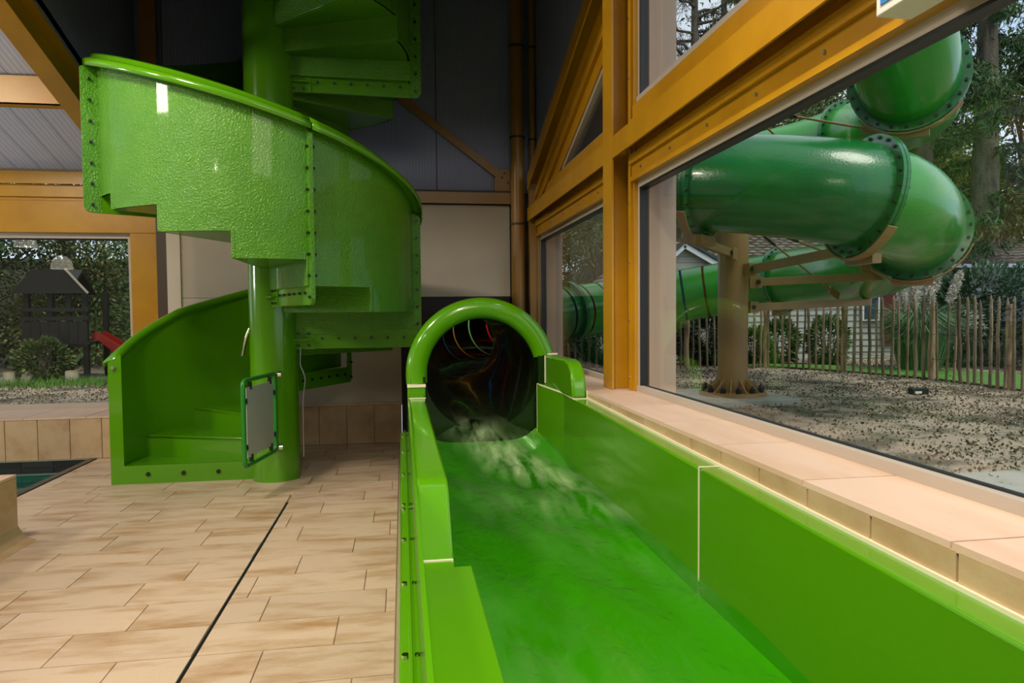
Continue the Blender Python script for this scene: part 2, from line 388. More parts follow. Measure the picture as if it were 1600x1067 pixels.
# tower cladding: panels one metre wide with open seams
for x0, x1 in ((-2.84, -2.56), (-2.56, -1.565), (-1.565, -.565), (-.565, .426), (.426, 1.417), (1.417, 1.57)):
    box('ribbed_panel', (x0 + .005, YW, 2.93, x1 - .005, YW + .05, 9), M_corr, wf)
box('panel_backing', (-2.98, YW + .05, 2.78, 1.6, YW + .3, 9), M_dkbrown, wf)
box('corner_panel', (1.285, YW, .9, 1.6, YW + .3, 2.93), M_dkbrown, wf)
# steel in the far wall
t1 = thing('trim_1', (0, YW, 2.8), kind='structure')
MB().box(-2.6, YW - .10, 2.785, 1.30, YW - .085, 2.915).box(-2.6, YW - .085, 2.845, 1.30, YW, 2.855).build('steel_beam', M_yel2, t1, fix=False)
MB().box(-2.6, YW - .09, 2.915, 1.30, YW, 2.94).build('dark_gap', M_dkbrown, t1, fix=False)
t2 = thing('trim_2', (.6, YW - .04, 3.5), kind='structure')
MB().bar((-.25, YW - .05, 4.19), (1.17, YW - .05, 3.12), .012, .09, (0, 0, 1)).build('diagonal_brace', M_yel2, t2)
MB().prism([(1.10, 2.93), (1.30, 2.93), (1.30, 3.20), (1.18, 3.20), (1.10, 3.08)], 'y', YW - .06, YW - .045).build('gusset_plate', M_yel2, t2)
bb = MB()
for px, pz in ((1.19, 3.10), (1.26, 3.04), (1.22, 3.15)): bb.cyl((px, YW - .06, pz), (px, YW - .075, pz), .013, n=6)
bb.build('bolts', M_bolt, t2, kind='stuff')
t3 = thing('trim_3', (-2.66, YW - .1, 3), kind='structure')
MB().box(-2.75, YW - .12, 3.0, -2.58, YW - .105, 9).box(-2.67, YW - .105, 3.0, -2.66, YW, 9).build('tower_corner_column', M_yel2, t3, fix=False)

# window 2 wall on the left: ochre surround, steel beam, glazing
t4 = thing('trim_4', (-5, 8.6, 2.8), kind='structure')
MB().box(-9, 8.60, 2.455, -2.685, 8.7, 2.815).box(-3.068, 8.60, .447, -2.685, 8.7, 2.455).build('window_surround', M_yel, t4, bevel=.006)
MB().box(-9, 8.50, 2.985, -2.69, 8.515, 3.12).box(-9, 8.515, 3.05, -2.69, 8.7, 3.06).box(-9, 8.56, 2.85, -2.69, 8.64, 2.985).box(-9, 8.6, 2.815, -2.69, 8.7, 2.85).build('eaves_beam', M_yel, t4, fix=False)
w1 = thing('window_1', (-5, 8.75, 1.4), kind='structure')
MB().box(-9, 8.69, 2.40, -3.07, 8.76, 2.455).box(-3.122, 8.69, .447, -3.068, 8.76, 2.40).box(-9, 8.69, .447, -3.122, 8.76, .505).build('window_frame', M_gfr, w1, fix=False)
MB().box(-9, 8.745, 2.385, -3.122, 8.762, 2.40).box(-3.135, 8.745, .505, -3.122, 8.762, 2.385).build('gasket', M_gask, w1, fix=False)
MB().box(-9, 8.752, .5, -3.122, 8.760, 2.40).build('glass_pane', M_glass, w1, fix=False)

# ceiling: ribbed boards falling to the left window wall, rafter, purlins
SL = .33; zc = lambda y: 3.19 + SL * (8.6 - y)
ce = thing('ceiling', (-5, 2, zc(2)), kind='structure')
x = -9.0; k = 0
while x < -2.95:
    x1 = min(x + .245, -2.85)
    MB().prism([(8.7, zc(8.7)), (-5, zc(-5)), (-5, zc(-5) + .03), (8.7, zc(8.7) + .03)], 'x', x + .004, x1).build('ceiling_board', M_ceil, ce)
    x += .25; k += 1
MB().prism([(8.7, zc(8.7) + .03), (-5, zc(-5) + .03), (-5, zc(-5) + .1), (8.7, zc(8.7) + .1)], 'x', -9, -2.84).build('ceiling_backing', M_dkbrown, ce)
MB().prism([(4.6, zc(4.6)), (-5, zc(-5)), (-5, zc(-5) + .1), (4.6, zc(4.6) + .1)], 'x', -2.84, 1.9).build('ceiling_board', M_ceil, ce)
box('tower_roof', (-2.9, 4.5, 9, 1.7, 8.6, 9.1), M_dkbrown, ce)
t5 = thing('trim_5', (-2.94, 6, 3.8), kind='structure')
def rafter(b, xc, off_lo, off_hi, w, tw, th=.015):
    for lo, hi, w_ in ((off_lo, off_lo + th, w), (off_lo + th, off_hi - th, tw), (off_hi - th, off_hi, w)):
        b.prism([(8.55, zc(8.55) + lo), (-5, zc(-5) + lo), (-5, zc(-5) + hi), (8.55, zc(8.55) + hi)], 'x', xc - w_ / 2, xc + w_ / 2)
b = MB(); rafter(b, -2.94, -.31, -.0, .19, .012); b.build('rafter', M_yel, t5)
t6 = thing('trim_6', (-5, 7.05, 3.5), kind='structure')
for yy in (7.0, 4.6):
    MB().box(-9, yy, zc(yy) - .225 - .06, -2.96, yy + .012, zc(yy) - .03).box(-9, yy, zc(yy) - .285, -2.96, yy + .13, zc(yy) - .273).build('purlin', M_yel, t6, fix=False)
# tower side walls
wl_ = thing('wall_left', (-2.84, 6, 5), kind='structure')
for y0, y1 in ((4.6, 5.6), (5.6, 6.6), (6.6, 7.6), (7.6, 8.30)):
    MB().prism([(y0 + .004, zc(y0)), (y1 - .004, zc(y1)), (y1 - .004, 9), (y0 + .004, 9)], 'x', -2.9, -2.84).build('ribbed_panel', M_corrY, wl_)
box('outer_wall', (-9.2, -5, -.2, -9, 9, 9), M_cream, wl_)
wr = thing('wall_right', (1.6, 4, 1), kind='structure')
for y0, y1 in ((4.0, 5.45), (5.45, 6.45), (6.45, 7.45), (7.45, 8.25)):
    MB().prism([(y0 + .004, zc(y0) - .2), (y1 - .004, zc(y1) - .2), (y1 - .004, 9), (y0 + .004, 9)], 'x', 1.57, 1.62).build('ribbed_panel', M_corrY, wr)
wb = thing('wall_back', (0, -5, 2), kind='structure')
box('rear_wall', (-9.2, -5.2, -.2, 1.9, -5, 9), M_cream, wb)
box('tower_light_baffle', (-2.84, 4.85, 3.88, 1.56, 4.92, 9), M_corr, wb)  # unseen wall, hung low to keep lamp light off the upper tower

# right wall: solid base, riser tiles, sill slabs
XS, XF = 1.254, 1.445
box('sill_core', (XS + .016, -5, -.2, 1.62, 8.5, .94), M_grout, wr)
box('outer_base', (1.645, -5, -.2, 1.85, 8.5, .885), M_wfr, wr)
y = .2
while y < 4.62:
    y1 = min(y + .30, 4.62); place('riser_tile', tile_mesh(y1 - y - .004, .16, M_tileW, 'riser_tile', .015), wr, (XS, (y + y1) / 2, .865), (pi/2, 0, -pi/2)); y += .30
y = .2
while y < 8.2:
    y1 = min(y + .61, 8.22); place('sill_slab', tile_mesh(.358, y1 - y - .004, M_sill, 'sill_slab', .02), wr, (XS + .179, (y + y1) / 2, .96)); y += .61

# steel frame of the glass wall
def ibeam_y(b, y0, y1, z0, z1):   # front flange facing the hall, horizontal web, rear flange
    zm = (z0 + z1) / 2
    b.box(XF, y0, z0, XF + .012, y1, z1).box(XF + .012, y0, zm - .005, 1.588, y1, zm + .005).box(1.588, y0, z0, 1.60, y1, z1)
t7 = thing('trim_7', (XF, 4.78, .96), kind='structure')
b = MB(); b.box(XF - .001, 4.67, .962, XF + .012, 4.885, 9).box(XF + .012, 4.772, .962, 1.588, 4.782, 9).box(1.588, 4.67, .962, 1.60, 4.885, 9)
b.build('steel_column', M_yel, t7, fix=False)
b = MB()
for (ya, yb, xa, xb) in ((4.615, 4.67, 1.56, 1.60), (4.59, 4.615, 1.585, 1.63), (4.565, 4.59, 1.57, 1.60), (4.885, 4.95, 1.56, 1.62)):
    b.box(xa, ya, .962, xb, yb, 6)
b.build('column_casing', M_yel, t7, fix=False)
b = MB()
for z in (1.05, 1.45, 1.85, 2.25, 3.1, 3.5, 3.9): b.cyl((1.56, 4.64, z), (1.552, 4.64, z), .008, n=6).cyl((1.60, 4.60, z), (1.58, 4.60, z), .006, n=6)
b.build('screws', M_steel, t7, kind='stuff')
t8 = thing('trim_8', (XF, 3, 2.6), kind='structure')
b = MB(); ibeam_y(b, -5, 4.67, 2.56, 2.707); b.build('steel_beam', M_yel, t8, fix=False)
b = MB(); ibeam_y(b, 4.885, 7.94, 2.56, 2.707); b.build('steel_beam', M_yel, t8, fix=False)
b = MB()
for ya, yb in ((-5, 4.59), (4.95, 7.96)):
    b.box(1.535, ya, 2.50, 1.60, yb, 2.56).box(1.56, ya, 2.415, 1.60, yb, 2.50).box(1.545, ya, 2.385, 1.60, yb, 2.415).box(1.545, ya, 2.707, 1.61, yb, 2.80).box(1.565, ya, 2.80, 1.61, yb, 2.90)
b.build('head_casing', M_yel, t8, fix=False, label='stepped ochre casing above the window heads')
b = MB()
for yy in (.9, 1.4, 1.9, 2.4, 2.9, 3.4, 3.9, 4.4, 5.4, 6.0, 6.6, 7.2): b.cyl((1.56, yy, 2.455), (1.55, yy, 2.455), .009, n=6)
b.cyl((1.50, 4.62, 2.60), (1.46, 4.60, 2.60), .015, n=8).build('screws', M_steel, t8, kind='stuff')
# raking beam of the far bay
t9 = thing('trim_9', (XF, 6.5, 3.2), kind='structure')
zr = lambda y: 3.215 + .345 * (7.56 - y)
def rake(b, xa, xb, lo, hi, ya=7.95, yb=4.885): b.prism([(ya, zr(ya) + lo), (yb, zr(yb) + lo), (yb, zr(yb) + hi), (ya, zr(ya) + hi)], 'x', xa, xb)
b = MB(); rake(b, XF, XF + .012, -.17, 0); rake(b, XF + .012, 1.588, -.09, -.08); rake(b, 1.588, 1.60, -.17, 0)
rake(b, XF, XF + .012, -.17, 0, 4.67, -3); b.build('raking_beam', M_yel, t9)
b = MB(); rake(b, 1.535, 1.60, -.26, -.17); rake(b, 1.56, 1.60, -.36, -.26); rake(b, 1.545, 1.60, -.40, -.36); rake(b, 1.58, 1.62, -.53, -.40); b.build('rake_casing', M_yel, t9)
b = MB()
for k in range(6):
    yy = 7.2 - k * .42; b.cyl((1.56, yy, zr(yy) - .30), (1.55, yy, zr(yy) - .30), .009, n=6)
b.build('screws', M_steel, t9, kind='stuff')
t10 = thing('trim_10', (XF, 8.0, 1), kind='structure')
MB().box(XF + .03, 7.96, .96, 1.60, 8.06, 3.1).box(1.56, 7.94, .96, 1.60, 7.96, 2.56).box(1.6, 7.96, .96, 1.62, 8.25, 9).build('end_column', M_yel2, t10, fix=False)

def window(name, ya, yb, z0, z1, poly=None):
    w = thing(name, (1.62, (ya + yb) / 2, z0), kind='structure')
    if poly is None:
        MB().box(1.585, ya, z0 - .04, 1.645, yb, z0).box(1.595, ya, z1, 1.645, yb, z1 + .045).box(1.595, yb - .03, z0, 1.645, yb, z1).box(1.595, ya, z0, 1.645, ya + .03, z1).build('window_frame', M_gfr, w, fix=False)
        MB().box(1.60, ya + .03, z1 - .012, 1.66, yb - .03, z1).box(1.60, yb - .045, z0, 1.66, yb - .03, z1).box(1.620, ya + .03, z0, 1.640, yb - .03, z0 + .006).build('gasket', M_gask, w, fix=False)
        MB().box(1.646, ya, z0 - .12, 1.85, yb + .1, z0 - .09).box(1.66, yb - .05, z0 - .09, 1.85, yb + .1, z1 + .12).box(1.66, ya, z1 + .13, 1.85, yb + .1, z1 + .25).build('outer_reveal', M_wfr, w, fix=False)
        MB().box(1.626, ya + .03, z0, 1.634, yb - .03, z1).build('glass_pane', M_glass, w, fix=False)
    else:
        MB().prism(poly, 'x', 1.626, 1.634).build('glass_pane', M_glass, w)
        MB().box(1.66, ya, z0 - .1, 1.85, yb, z0 - .01).build('outer_reveal', M_wfr, w, fix=False)
    return w
window('window_2', -3.5, 4.572, 1.0, 2.345)
window('window_3', 4.95, 7.965, 1.0, 2.345)
window('window_4', -3.5, 4.572, 2.95, 5.6)
w5 = window('window_5', 4.95, 6.85, 2.93, 3.6, [(4.95, 2.93), (6.88, 2.93), (4.95, zr(4.95) - .52)])
b = MB(); rake(b, 1.66, 1.85, -.60, -.50, 7.0, 4.95); b.build('outer_reveal', M_dkbrown, w5)
b = MB(); rake(b, 1.595, 1.64, -.565, -.525, 7.0, 4.95); b.build('window_frame', M_gfr, w5)
box('window_frame', (1.595, 4.95, 2.895, 1.645, 7.0, 2.93), M_gfr, w5)
box('blind_panel', (1.62, 4.95, 2.9, 1.66, 4.96, 5), M_wfr, w5)

# ================================================================== WATER SLIDE
PATH = [(.638, 5.63, 1.014), (.64, 6.6, 1.03), (.645, 7.5, 1.05), (.66, 8.3, 1.07), (.78, 9.5, 1.12), (1.2, 10.9, 1.24), (1.95, 11.75, 1.36), (2.85, 12.25, 1.49), (3.75, 12.6, 1.60),
        (4.81, 12.47, 1.75), (6.0, 11.85, 1.95), (6.65, 10.95, 2.08), (6.8, 9.6, 2.12), (6.3, 8.05, 2.27), (5.3, 6.6, 2.42), (4.3, 5.9, 2.54), (3.5, 6.35, 2.72), (2.85, 7.0, 2.86), (2.5, 8.2, 3.1),
        (2.9, 9.9, 3.45), (4.2, 11.2, 3.8), (5.6, 11.55, 4.02), (6.53, 11.1, 4.17), (7.0, 10.18, 4.25), (6.95, 9.1, 4.20), (6.25, 7.75, 4.03), (5.2, 6.56, 3.9), (4.72, 6.1, 4.25), (4.5, 5.95, 4.8), (4.3, 6.1, 5.5), (4.2, 6.5, 6.3)]
K = 14
PT = catmull(PATH, K); NP = len(PT); TR = .48; NS = 40
def frame(i):
    d = (PT[min(i + 1, NP - 1)] - PT[max(i - 1, 0)]).normalized()
    x = d.cross(Vector((0, 0, 1))).normalized(); y = x.cross(d); return d, x, y
FR = [frame(i) for i in range(NP)]
slide = thing('water_slide', (.64, 5, 0), 'bright green water slide with arched mouth, open trough and long tube coiling outside the window', 'water slide')
cum = [0]
for i in range(1, NP): cum.append(cum[-1] + (PT[i] - PT[i - 1]).length)
# light bands sit in the run behind the far wall
i0 = next(i for i in range(NP) if PT[i].y > 9.25)
bands = {}; cols = ['white', 'white', 'red', 'blue', 'yellow', 'green', 'red', 'white', 'red', 'dark', 'red', 'blue', 'yellow', 'dark', 'red', 'blue', 'yellow', 'dark']
s0 = cum[i0]
for k, c in enumerate(cols): bands[k] = (s0 + k * .42, s0 + k * .42 + .045, c)
ringi = [0, 3 * K, 7 * K + 2, 11 * K - 4, 14 * K - 3, 15 * K + 1, 17 * K - 5, 20 * K, 23 * K, 26 * K, 28 * K + 6]
# cut positions: resample the centre line so that every band has its own pair of cross-sections
def at(s):
    s = max(0, min(s, cum[-1] - 1e-4)); j = max(1, next(i for i in range(NP) if cum[i] > s)); t = (s - cum[j - 1]) / (cum[j] - cum[j - 1])
    p = PT[j - 1].lerp(PT[j], t); d = FR[j - 1][0].lerp(FR[j][0], t).normalized(); x = d.cross(Vector((0, 0, 1))).normalized(); return p, d, x, x.cross(d)
def shell(name, ss, mats, parent, r=TR, inner=.018):
    """double walled tube between arc lengths: outer skin gets mats[0], lining mats[1]"""
    b = MB(); A = [at(s) for s in ss]
    for rr, mi, flip in ((r, 0, 0), (r - inner, 1, 1)):
        v = [p + (x * cos(2 * pi * k / NS) + y * sin(2 * pi * k / NS)) * rr for p, d, x, y in A for k in range(NS)]
        f = []
        for i in range(len(A) - 1):
            for k in range(NS):
                q = (i * NS + k, i * NS + (k + 1) % NS, (i + 1) * NS + (k + 1) % NS, (i + 1) * NS + k); f.append(q if flip else q[::-1])
        b.add(v, f, mi, True)
    return b.build(name, mats, parent, fix=False)
segs = [cum[i] for i in ringi] + [cum[-1] - .01]
allb = sorted(bands.values())
for a, b_ in zip(segs[:-1], segs[1:]):
    sec = None; cur = a
    inside = [q for q in allb if a < q[0] and q[1] < b_]
    pieces = []
    for q in inside: pieces.append((cur, q[0])); cur = q[1]
    pieces.append((cur, b_))
    # one section: pieces joined as one shell mesh with slits, bands as sub-parts
    mb = MB()
    for pa, pb in pieces:
        if pb - pa < 1e-3: continue
        n = max(2, int((pb - pa) / .12) + 1); A = [at(pa + (pb - pa) * t / (n - 1)) for t in range(n)]
        for rr, mi, flip in ((TR, 0, 0), (TR - .018, 1, 1)):
            v = [p + (x * cos(2 * pi * k / NS) + y * sin(2 * pi * k / NS)) * rr for p, d, x, y in A for k in range(NS)]
            f = [((i * NS + k, i * NS + (k + 1) % NS, (i + 1) * NS + (k + 1) % NS, (i + 1) * NS + k) if flip else (i * NS + k, i * NS + (k + 1) % NS, (i + 1) * NS + (k + 1) % NS, (i + 1) * NS + k)[::-1]) for i in range(n - 1) for k in range(NS)]
            mb.add(v, f, mi, True)
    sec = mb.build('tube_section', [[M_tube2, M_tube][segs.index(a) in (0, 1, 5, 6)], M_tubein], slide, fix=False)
    for q in inside:
        A = [at(q[0]), at(q[1])]; bb = MB()
        v = [p + (x * cos(2 * pi * k / NS) + y * sin(2 * pi * k / NS)) * (TR - .006) for p, d, x, y in A for k in range(NS)]
        bb.add(v, [(k, (k + 1) % NS, NS + (k + 1) % NS, NS + k)[::-1] for k in range(NS)], 0, True).build('light_band', BAND[q[2]], sec, fix=False)
for i in ringi[1:]:
    p, d, x, y = at(cum[i]); b = MB(); N = 48
    if i == 3 * K: continue
    for off in (-.035, .003):
        v = []
        for dd in (0, .032):
            for rr in (TR - .004, TR + .085): v += [p + d * (off + dd) + (x * cos(2 * pi * k / N) + y * sin(2 * pi * k / N)) * rr for k in range(N)]
        f = []
        for k in range(N):
            k2 = (k + 1) % N; f += [(k, k2, N + k2, N + k), (2 * N + k, 3 * N + k, 3 * N + k2, 2 * N + k2), (N + k, N + k2, 3 * N + k2, 3 * N + k)]
        b.add(v, f)
    fo = b.build('flange_ring', M_tube, slide)
    b = MB()
    for k in range(24):
        a = 2 * pi * k / 24; c = p + (x * cos(a) + y * sin(a)) * (TR + .048); b.cyl(c - d * .055, c + d * .055, .017, n=6)
    b.build('bolts', M_bolt, fo, kind='stuff')
# mouth arch
b = MB(); pts = []
ac = (.638, 5.62, 1.014); a0 = pi + .125; a1 = -.0
for k in range(41):
    a = math.asin((1.163 - 1.014) / .53) + (pi + .125 - math.asin((1.163 - 1.014) / .53)) * k / 40
    pts.append((ac[0] + .53 * cos(a), ac[1], ac[2] + .53 * sin(a)))
b.tube(pts, .086, 16).build('mouth_arch', M_gel, slide, fix=False)
# end panel below the mouth
b = MB(); v1 = []; v2 = []
for k in range(25):
    a = pi + pi * k / 24; v1.append((.638 + .462 * cos(a), 5.64, 1.014 + .462 * sin(a)))
    X = .08 + (1.18 - .08) * k / 24; v2.append((X, 5.64, .2))
b.add(v1 + v2, [(k, k + 1, 25 + k + 1, 25 + k) for k in range(24)])
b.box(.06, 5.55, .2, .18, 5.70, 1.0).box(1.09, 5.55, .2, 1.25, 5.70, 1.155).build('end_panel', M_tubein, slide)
# trough
MB().prism([(5.54, .2), (5.54, .875), (2.68, .875), (2.62, .868), (2.56, .845), (2.40, .70), (2.36, .672), (2.30, .655), (.2, .655), (.2, .2)], 'x', .045, .163).build('left_rim', M_gel, slide, bevel=.012)
MB().prism([(2.17, .668), (2.17, .702), (.2, .702), (.2, .668)], 'x', .047, .208).build('rim_board', M_gel, slide, bevel=.004)
zrr = lambda y: .858 + .0147 * (y - 1.2)
b = MB(); A = [(1.16, .2), (1.16, 4.95), (1.085, 5.55)]
def strip(b, Ya, Yb, xa, xb):
    b.add([(xa, Ya, .15), (xb, Yb, .15), (xb, Yb, zrr(Yb)), (xa, Ya, zrr(Ya)), (1.25, Ya, .15), (1.25, Yb, .15), (1.25, Yb, zrr(Yb)), (1.25, Ya, zrr(Ya))],
          [(0, 1, 2, 3), (3, 2, 6, 7), (4, 7, 6, 5), (0, 3, 7, 4), (1, 5, 6, 2)])
b = MB(); strip(b, .2, 2.60, 1.162, 1.162); b.build('right_wall_panel', M_gel, slide, bevel=.01)
b = MB(); strip(b, 2.606, 4.95, 1.16, 1.16); b.build('right_wall_panel', M_gel, slide, bevel=.01)
b = MB(); strip(b, 4.951, 5.56, 1.16, 1.08); b.build('right_wall_panel', M_gel, slide)
b = MB(); b.prism([(5.6, .9), (5.6, 1.165), (4.86, 1.165), (4.76, 1.15), (4.69, 1.10), (4.65, 1.02), (4.632, .91)], 'x', 1.148, 1.25).build('mouth_shoulder', M_gel, slide, bevel=.02)
b = MB(); v = []
nY = 24
for i in range(nY + 1):
    Y = .2 + 5.42 * i / nY; xl = .15; xr = 1.17 - max(0, (Y - 4.95)) / .6 * .08; zb = .27 + max(0, Y - 4.6) * .18
    for k in range(13):
        t = k / 12; X = xl + (xr - xl) * t; e = abs(2 * t - 1) ** 5; v.append((X, Y, zb + .10 * e))
b.add(v, [(i * 13 + k, i * 13 + k + 1, (i + 1) * 13 + k + 1, (i + 1) * 13 + k) for i in range(nY) for k in range(12)], 0, True)
b.build('trough_bed', M_gel, slide)
for ya, yb in ((.2, 3.395), (3.405, 5.6)):
    MB().prism([(-.045, 0), (.046, 0), (.046, .56), (-.018, .555), (-.027, .54)], 'y', ya, yb).build('outer_skirt', M_gel, slide, bevel=.004)
MB().box(.034, .2, .56, .046, 5.6, .86).build('outer_wall', M_gel, slide, fix=False)
MB().box(.004, .2, .556, .016, 5.6, .575).build('skirt_ridge', M_gel, slide, bevel=.003, fix=False)
MB().box(.035, 5.5, .80, .175, 5.71, .925).build('arch_foot', M_gel, slide, bevel=.01, fix=False)
b = MB()
for yy in (1.9, 2.42, 2.9, 3.36, 3.44, 4.1, 4.8, 5.4): b.cyl((-.004, yy, .553), (-.004, yy, .566), .011, n=10).cyl((.028, yy, .553), (.028, yy, .566), .007, n=8)
b.build('bolts', M_chrome, slide, kind='stuff')
# sealant joints
b = MB()
b.bar((XS - .002, .2, zrr(.2) + .004), (XS - .002, 4.63, zrr(4.63) + .004), .014, .012)
b.box(.043, 5.185, .872, .166, 5.20, .8785).box(.033, 5.49, .925, .177, 5.72, .945)
b.bar((.05, 2.335, .6615), (.16, 2.335, .6615), .012, .012)
b.box(1.1595, 2.599, .42, 1.1635, 2.606, .88).box(1.16, 2.599, .878, 1.25, 2.606, .883)
b.bar((1.158, 4.63, .909), (1.158, 4.95, .914), .005, .012).bar((1.158, 4.95, .914), (1.083, 5.56, .923), .005, .012)
b.bar((1.083, 5.56, .45), (1.083, 5.56, .92), .008, .008, (0, 1, 0))
b.bar((1.16, 4.628, .910), (1.25, 4.628, .910), .008, .008).bar((1.25, 4.628, .905), (1.25, 4.628, .965), .008, .008)
b.bar((1.145, 5.545, 1.168), (1.25, 5.545, 1.168), .01, .01).bar((1.146, 5.545, .93), (1.146, 5.545, 1.168), .008, .008)
b.build('sealant_joint', M_seal, slide)
# water
b = MB(); nY, nX = 170, 34; fo = []
for i in range(nY + 1):
    Y = .25 + 6.9 * i / nY
    if Y < 5.3: xl, xr = .155, 1.165 - max(0, Y - 4.95) / .6 * .07
    else:
        t = min(1, (Y - 5.3) / .3); xl = .155 + (.40 - .155) * t; xr = 1.12 + (.88 - 1.12) * t
    for k in range(nX + 1):
        X = xl + (xr - xl) * k / nX; z = .425
        if Y > 4.7: z += min(.19, (Y - 4.7) ** 1.3 * .18)
        if Y > 5.9: z += (Y - 5.9) * .018
        ed = (X - .66) / .5
        z += .012 * sin(7 * X + 5 * Y) * sin(3.1 * Y - 4 * X) + .006 * sin(23 * X + 9 * Y) + .03 * max(0, abs(ed) - .6) * min(1, Y / 3)
        z += .035 * math.exp(-((X - .78 - .12 * (5.1 - Y)) / .16) ** 2 - ((Y - 4.7) / .55) ** 2)
        b.v.append((X, Y, z))
        f = math.exp(-((X - .62 - .32 * (5.3 - Y)) / .17) ** 2 - ((Y - 4.75) / .75) ** 2) * 1.5 + .35 * math.exp(-((Y - 3.9 + .7 * (X - .6)) / .16) ** 2 - ((X - .95) / .35) ** 2) + .09 * (.5 + .5 * sin(3 * Y + 5 * X))
        fo.append(min(1, f))
for i in range(nY):
    for k in range(nX): q = i * (nX + 1) + k; b.f.append((q, q + 1, q + nX + 2, q + nX + 1)); b.m.append(0); b.sm.append(True)
wat = b.build('water', M_water, kind='stuff'); tag(wat, 'clear water rushing through the green slide trough with white foam near the arch', 'water')
at_ = wat.data.attributes.new('foam', 'FLOAT', 'POINT'); at_.data.foreach_set('value', fo)

# ================================================================== SPIRAL STAIRCASE
CX, CY, R = -1.21, 6.64, 1.32
st = thing('spiral_staircase', (CX, CY, 0), 'glossy green fibreglass spiral staircase with tall curved sides winding round a thick column', 'staircase')
KX, KY = -1.165, 6.65
MB().cyl((KX, KY, 0), (KX, KY, 9), .212, n=48).build('column', M_gel, st, fix=False)
th = [180, 159.5, 135, 112, 90, 67, 34, 0, -42, -66, -89, -113, -136, -160, -183, -210, -240, -270, -300, -330, -360, -383, -405, -428, -452, -475]
zt = [.165 + .1986 * k for k in range(13)] + [2.475 + .2 * k for k in range(1, 13)]
zt = [.165 + .1986 * k if k < 12 else 2.475 + .2 * (k - 12) for k in range(len(th) - 1)]
# tread index 7 covers 0..-42 ; index 20 starts at -360
zt[20] = 3.875
for k in range(13, 20): zt[k] = 2.475 + (3.875 - 2.475) * (k - 12) / 8
for k in range(20, len(zt)): zt[k] = 3.875 + .2 * (k - 20)
P = lambda r, t, z: (CX + r * cos(rad(t)), CY + r * sin(rad(t)), z)
def wedge(t0, t1, z0, z1, r0=.17, r1=R, n=5):
    b = MB(); v = []
    for z in (z0, z1):
        for j in range(n + 1):
            t = t0 + (t1 - t0) * j / n; v += [P(r0, t, z), P(r1, t, z)]
    o = 2 * (n + 1); f = []
    for j in range(n):
        a = 2 * j; f += [(a, a + 2, a + 3, a + 1), (o + a, o + a + 1, o + a + 3, o + a + 2), (a + 1, a + 3, o + a + 3, o + a + 1), (a, o + a, o + a + 2, a + 2)]
    f += [(0, 1, o + 1, o), (2 * n, o + 2 * n, o + 2 * n + 1, 2 * n + 1)]
    return b.add(v, f)
for k in range(len(zt)):
    ta, tb = th[k], th[k + 1]; z = zt[k]
    b = wedge(ta, tb, z - .035, z)
    zb = zt[k - 1] if k else 0
    # riser at the front edge of the tread
    a = Vector(P(.17, ta, 0)); c = Vector(P(R, ta, 0)); d = (c - a).normalized(); nrm = Vector((-d.y, d.x, 0)) * -1
    if k:
        q = [a, c, c + nrm * .03, a + nrm * .03]
        b.add([(p.x, p.y, zb - .035) for p in q] + [(p.x, p.y, z - .001) for p in q], [(3, 2, 1, 0), (4, 5, 6, 7), (0, 1, 5, 4), (1, 2, 6, 5), (2, 3, 7, 6), (3, 0, 4, 7)])
    b.build('tread', M_gel if k < 6 else M_fib, st, bevel=.006)
def ztop(t):
    if t > 0:
        if t > 140: return 1.10 + (180 - t) * .0105
        return 1.52 + (140 - t) * .0067
    return 2.458 - .0070 * t
def bot(t):
    for k in range(len(zt)):
        if th[k] >= t > th[k + 1] - 1e-6: return zt[k] - .035
    return zt[-1]
def panel(t0, t1, topf, rim=True, mat=M_fib):
    b = MB(); cuts = sorted(set([t0, t1] + [t for t in th if t1 < t < t0]), reverse=True); 
    for ca, cb in zip(cuts[:-1], cuts[1:]):
        n = max(2, int(abs(ca - cb) / 3.0)); zb = bot((ca + cb) / 2); v = []
        for rr in (R, R - .022):
            for j in range(n + 1):
                t = ca + (cb - ca) * j / n; v += [P(rr, t, zb), P(rr, t, topf(t))]
        o = 2 * (n + 1); f = []
        for j in range(n):
            a = 2 * j; f += [(a, a + 2, a + 3, a + 1), (o + a, o + a + 1, o + a + 3, o + a + 2), (a, o + a, o + a + 2, a + 2), (a + 1, a + 3, o + a + 3, o + a + 1)]
        b.add(v, f, 0, True)
        b.add([v[0], v[1], v[o + 1], v[o]], [(0, 1, 2, 3)]); b.add([v[2 * n], v[2 * n + 1], v[o + 2 * n + 1], v[o + 2 * n]], [(0, 3, 2, 1)])
    pn = b.build('guard_panel', [mat], st)
    try: pn.data.set_sharp_from_angle(angle=rad(40))
    except Exception: pass
    if rim:
        prof = [(-.035, -.02), (-.045, .03), (-.02, .055), (.012, .06), (.035, .045), (.045, .02), (.075, .012), (.095, -.005), (.095, -.05), (.082, -.05), (.078, -.02), (.03, -.02)]
        b = MB(); n = max(3, int(abs(t0 - t1) / 3)); v = []; m = len(prof)
        for j in range(n + 1):
            t = t0 + (t1 - t0) * j / n; z = topf(t); v += [P(R + pr, t, z + pz) for pr, pz in prof]
        f = [(j * m + q, j * m + (q + 1) % m, (j + 1) * m + (q + 1) % m, (j + 1) * m + q) for j in range(n) for q in range(m)]
        f += [tuple(range(m)), tuple(range(n * m, n * m + m))[::-1]]
        b.add(v, f, 0, True); rm = b.build('rim', M_gel, pn)
    return pn
def tall(t): return ztop(t) + .001
panels = []
SEG = [(180, 66, ztop), (66, 0, ztop), (0, -66, ztop), (-66, -147, ztop), (-147, -250, tall), (-250, -357, tall), (-357, -440, ztop)]
for (a, c, fn) in SEG: panels.append(panel(a - .2, c + .2, fn, rim=fn is ztop, mat=M_gel if a == 180 else M_fib))
